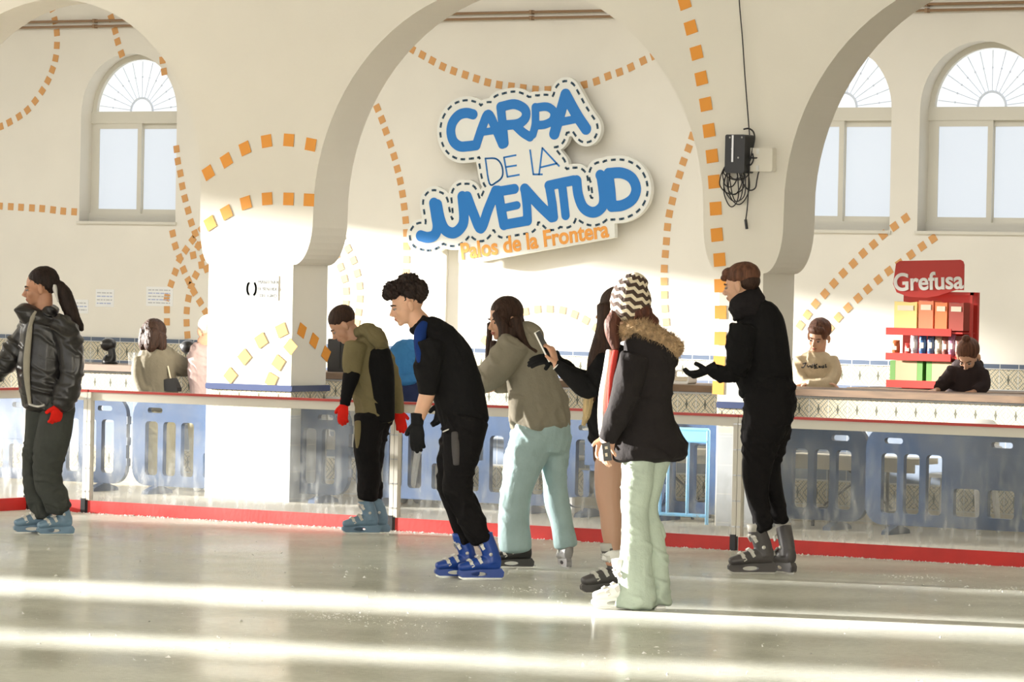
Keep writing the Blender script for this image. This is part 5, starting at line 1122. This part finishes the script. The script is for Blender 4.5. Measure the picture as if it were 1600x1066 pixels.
g.hand((646, 592, -26), (662, 592, -22), (0, 0, 1), curl=25, size=.85); g.hand((668, 587, 18), (680, 592, 18), (0, 1, 0), curl=20, size=.85)
shoe(g, 630, 784, 0, M['bootblack'], -90); shoe(g, 652, 784, 0, M['bootblack'], -90)
o = g.build('person in a bright blue jacket bending over the counter behind the boy in olive', SK['fair'], vox=.008); g.face(HR['dark'])

# behind the counter
g = Fig(float((on_y(1280, 560, 4.55) - CAM) @ FW), (1280, 790)); g.base[2] = -.02
g.head(1279, 527, -4, 62, 22, .97, neck=(1276, 552, 0, 12), roll=8)
g.hair(HR['brown'], [(-.028, 0, .055, .102, .088, .090), (.045, 0, .080, .045, .070, .035), (.02, .06, .045, .045, .022, .045)], folds=(.008, 60, 30, 2))
g.wear('cream_sweater', [[(1276, 556, 0, 22, 18), (1276, 566, 0, 30, 23), (1276, 590, 0, 28, 22), (1276, 620, 0, 28, 22), (1276, 650, 0, 27, 22)], [(1254, 562, -2, 12), (1249, 582, -10, 11), (1256, 597, -26, 9.5), (1272, 600, -34, 8.5), (1284, 598, -36, 7.5)], [(1297, 562, -2, 13), (1303, 582, -10, 12), (1296, 598, -28, 10), (1278, 602, -40, 8.5), (1262, 601, -42, 7)]], CL['cream_sweater'], folds=(.02, 9, 12, 91))
legs(g, 1266, 1288, 655, 775, CL['navy'], 15)
g.hand((1285, 598, -36), (1298, 600, -36), (0, 1, 0), curl=20, size=.85); g.hand((1261, 601, -42), (1249, 602, -42), (0, 1, 0), curl=20, size=.85)
shoe(g, 1266, 785, 0, M['bootblack'], 90); shoe(g, 1288, 785, 0, M['bootblack'], 90)
o = g.build('boy in a cream sweater leaning on the counter beside the middle pier', SK['fair'], vox=.0065); g.face(HR['brown'])
# scribbled lettering on the sweater
bm = bmesh.new(); LT = [[(1254, 569), (1260, 567), (1255, 575), (1252, 574)], [(1261, 571), (1263, 574), (1266, 571), (1267, 574)], [(1270, 570), (1268, 572), (1270, 574), (1267, 575)], [(1272, 568), (1272, 574)], [(1277, 569), (1272.5, 572), (1276, 573), (1272, 576), (1278, 575)], [(1279, 572), (1282, 575), (1281, 572), (1279, 575)], [(1284, 572), (1284.5, 575)], [(1287, 571), (1286, 573), (1288, 574), (1285, 575)], [(1290, 569), (1290, 574.5), (1292, 573)]]
for l in LT:
    for i in range(len(l) - 1): tube(bm, [tuple(g.P(*l[i], -24.5) - g.base), tuple(g.P(*l[i + 1], -24.5) - g.base)], .0042, 6, 1)
tag(bm_obj('script_lettering', bm, M['cable'], o), 'black handwritten lettering across the chest')

g = Fig(float((on_y(1512, 560, 4.5) - CAM) @ FW), (1505, 800)); g.base[2] = -.02
g.head(1513, 558, -14, 64, 40, .95, neck=(1513, 574, 2, 12), female=True)
g.hair(HR['brown'], [(-.030, 0, .048, .104, .088, .092), (-.045, 0, .145, .030, .034, .030)], folds=(.008, 50, 40, 2))
g.wear('dark_hoodie', [[(1512, 572, 2, 24, 22), (1512, 584, 0, 31, 25), (1510, 608, 0, 31, 24), (1508, 650, 0, 30, 24)], [(1490, 582, -6, 13), (1477, 598, -16, 11), (1466, 608, -30, 9)], [(1533, 584, -4, 13), (1537, 602, -16, 11), (1524, 612, -32, 9)], [(1494, 572, 4, 8, 18), (1512, 564, 12, 10, 16), (1530, 570, 4, 8, 18)]], CL['brown_hood'], folds=(.02, 9, 12, 95))
legs(g, 1496, 1518, 655, 785, CL['black_trouser'], 15)
g.hand((1465, 609, -31), (1454, 612, -34), (0, 1, 0), curl=20, size=.85); g.hand((1523, 612, -33), (1512, 614, -36), (0, 1, 0), curl=20, size=.85)
shoe(g, 1496, 795, 0, M['bootblack'], 90); shoe(g, 1518, 795, 0, M['bootblack'], 90)
o = g.build('woman with a hair bun in a dark hoodie looking down behind the counter', SK['fair'], vox=.0065); g.face(HR['brown'])
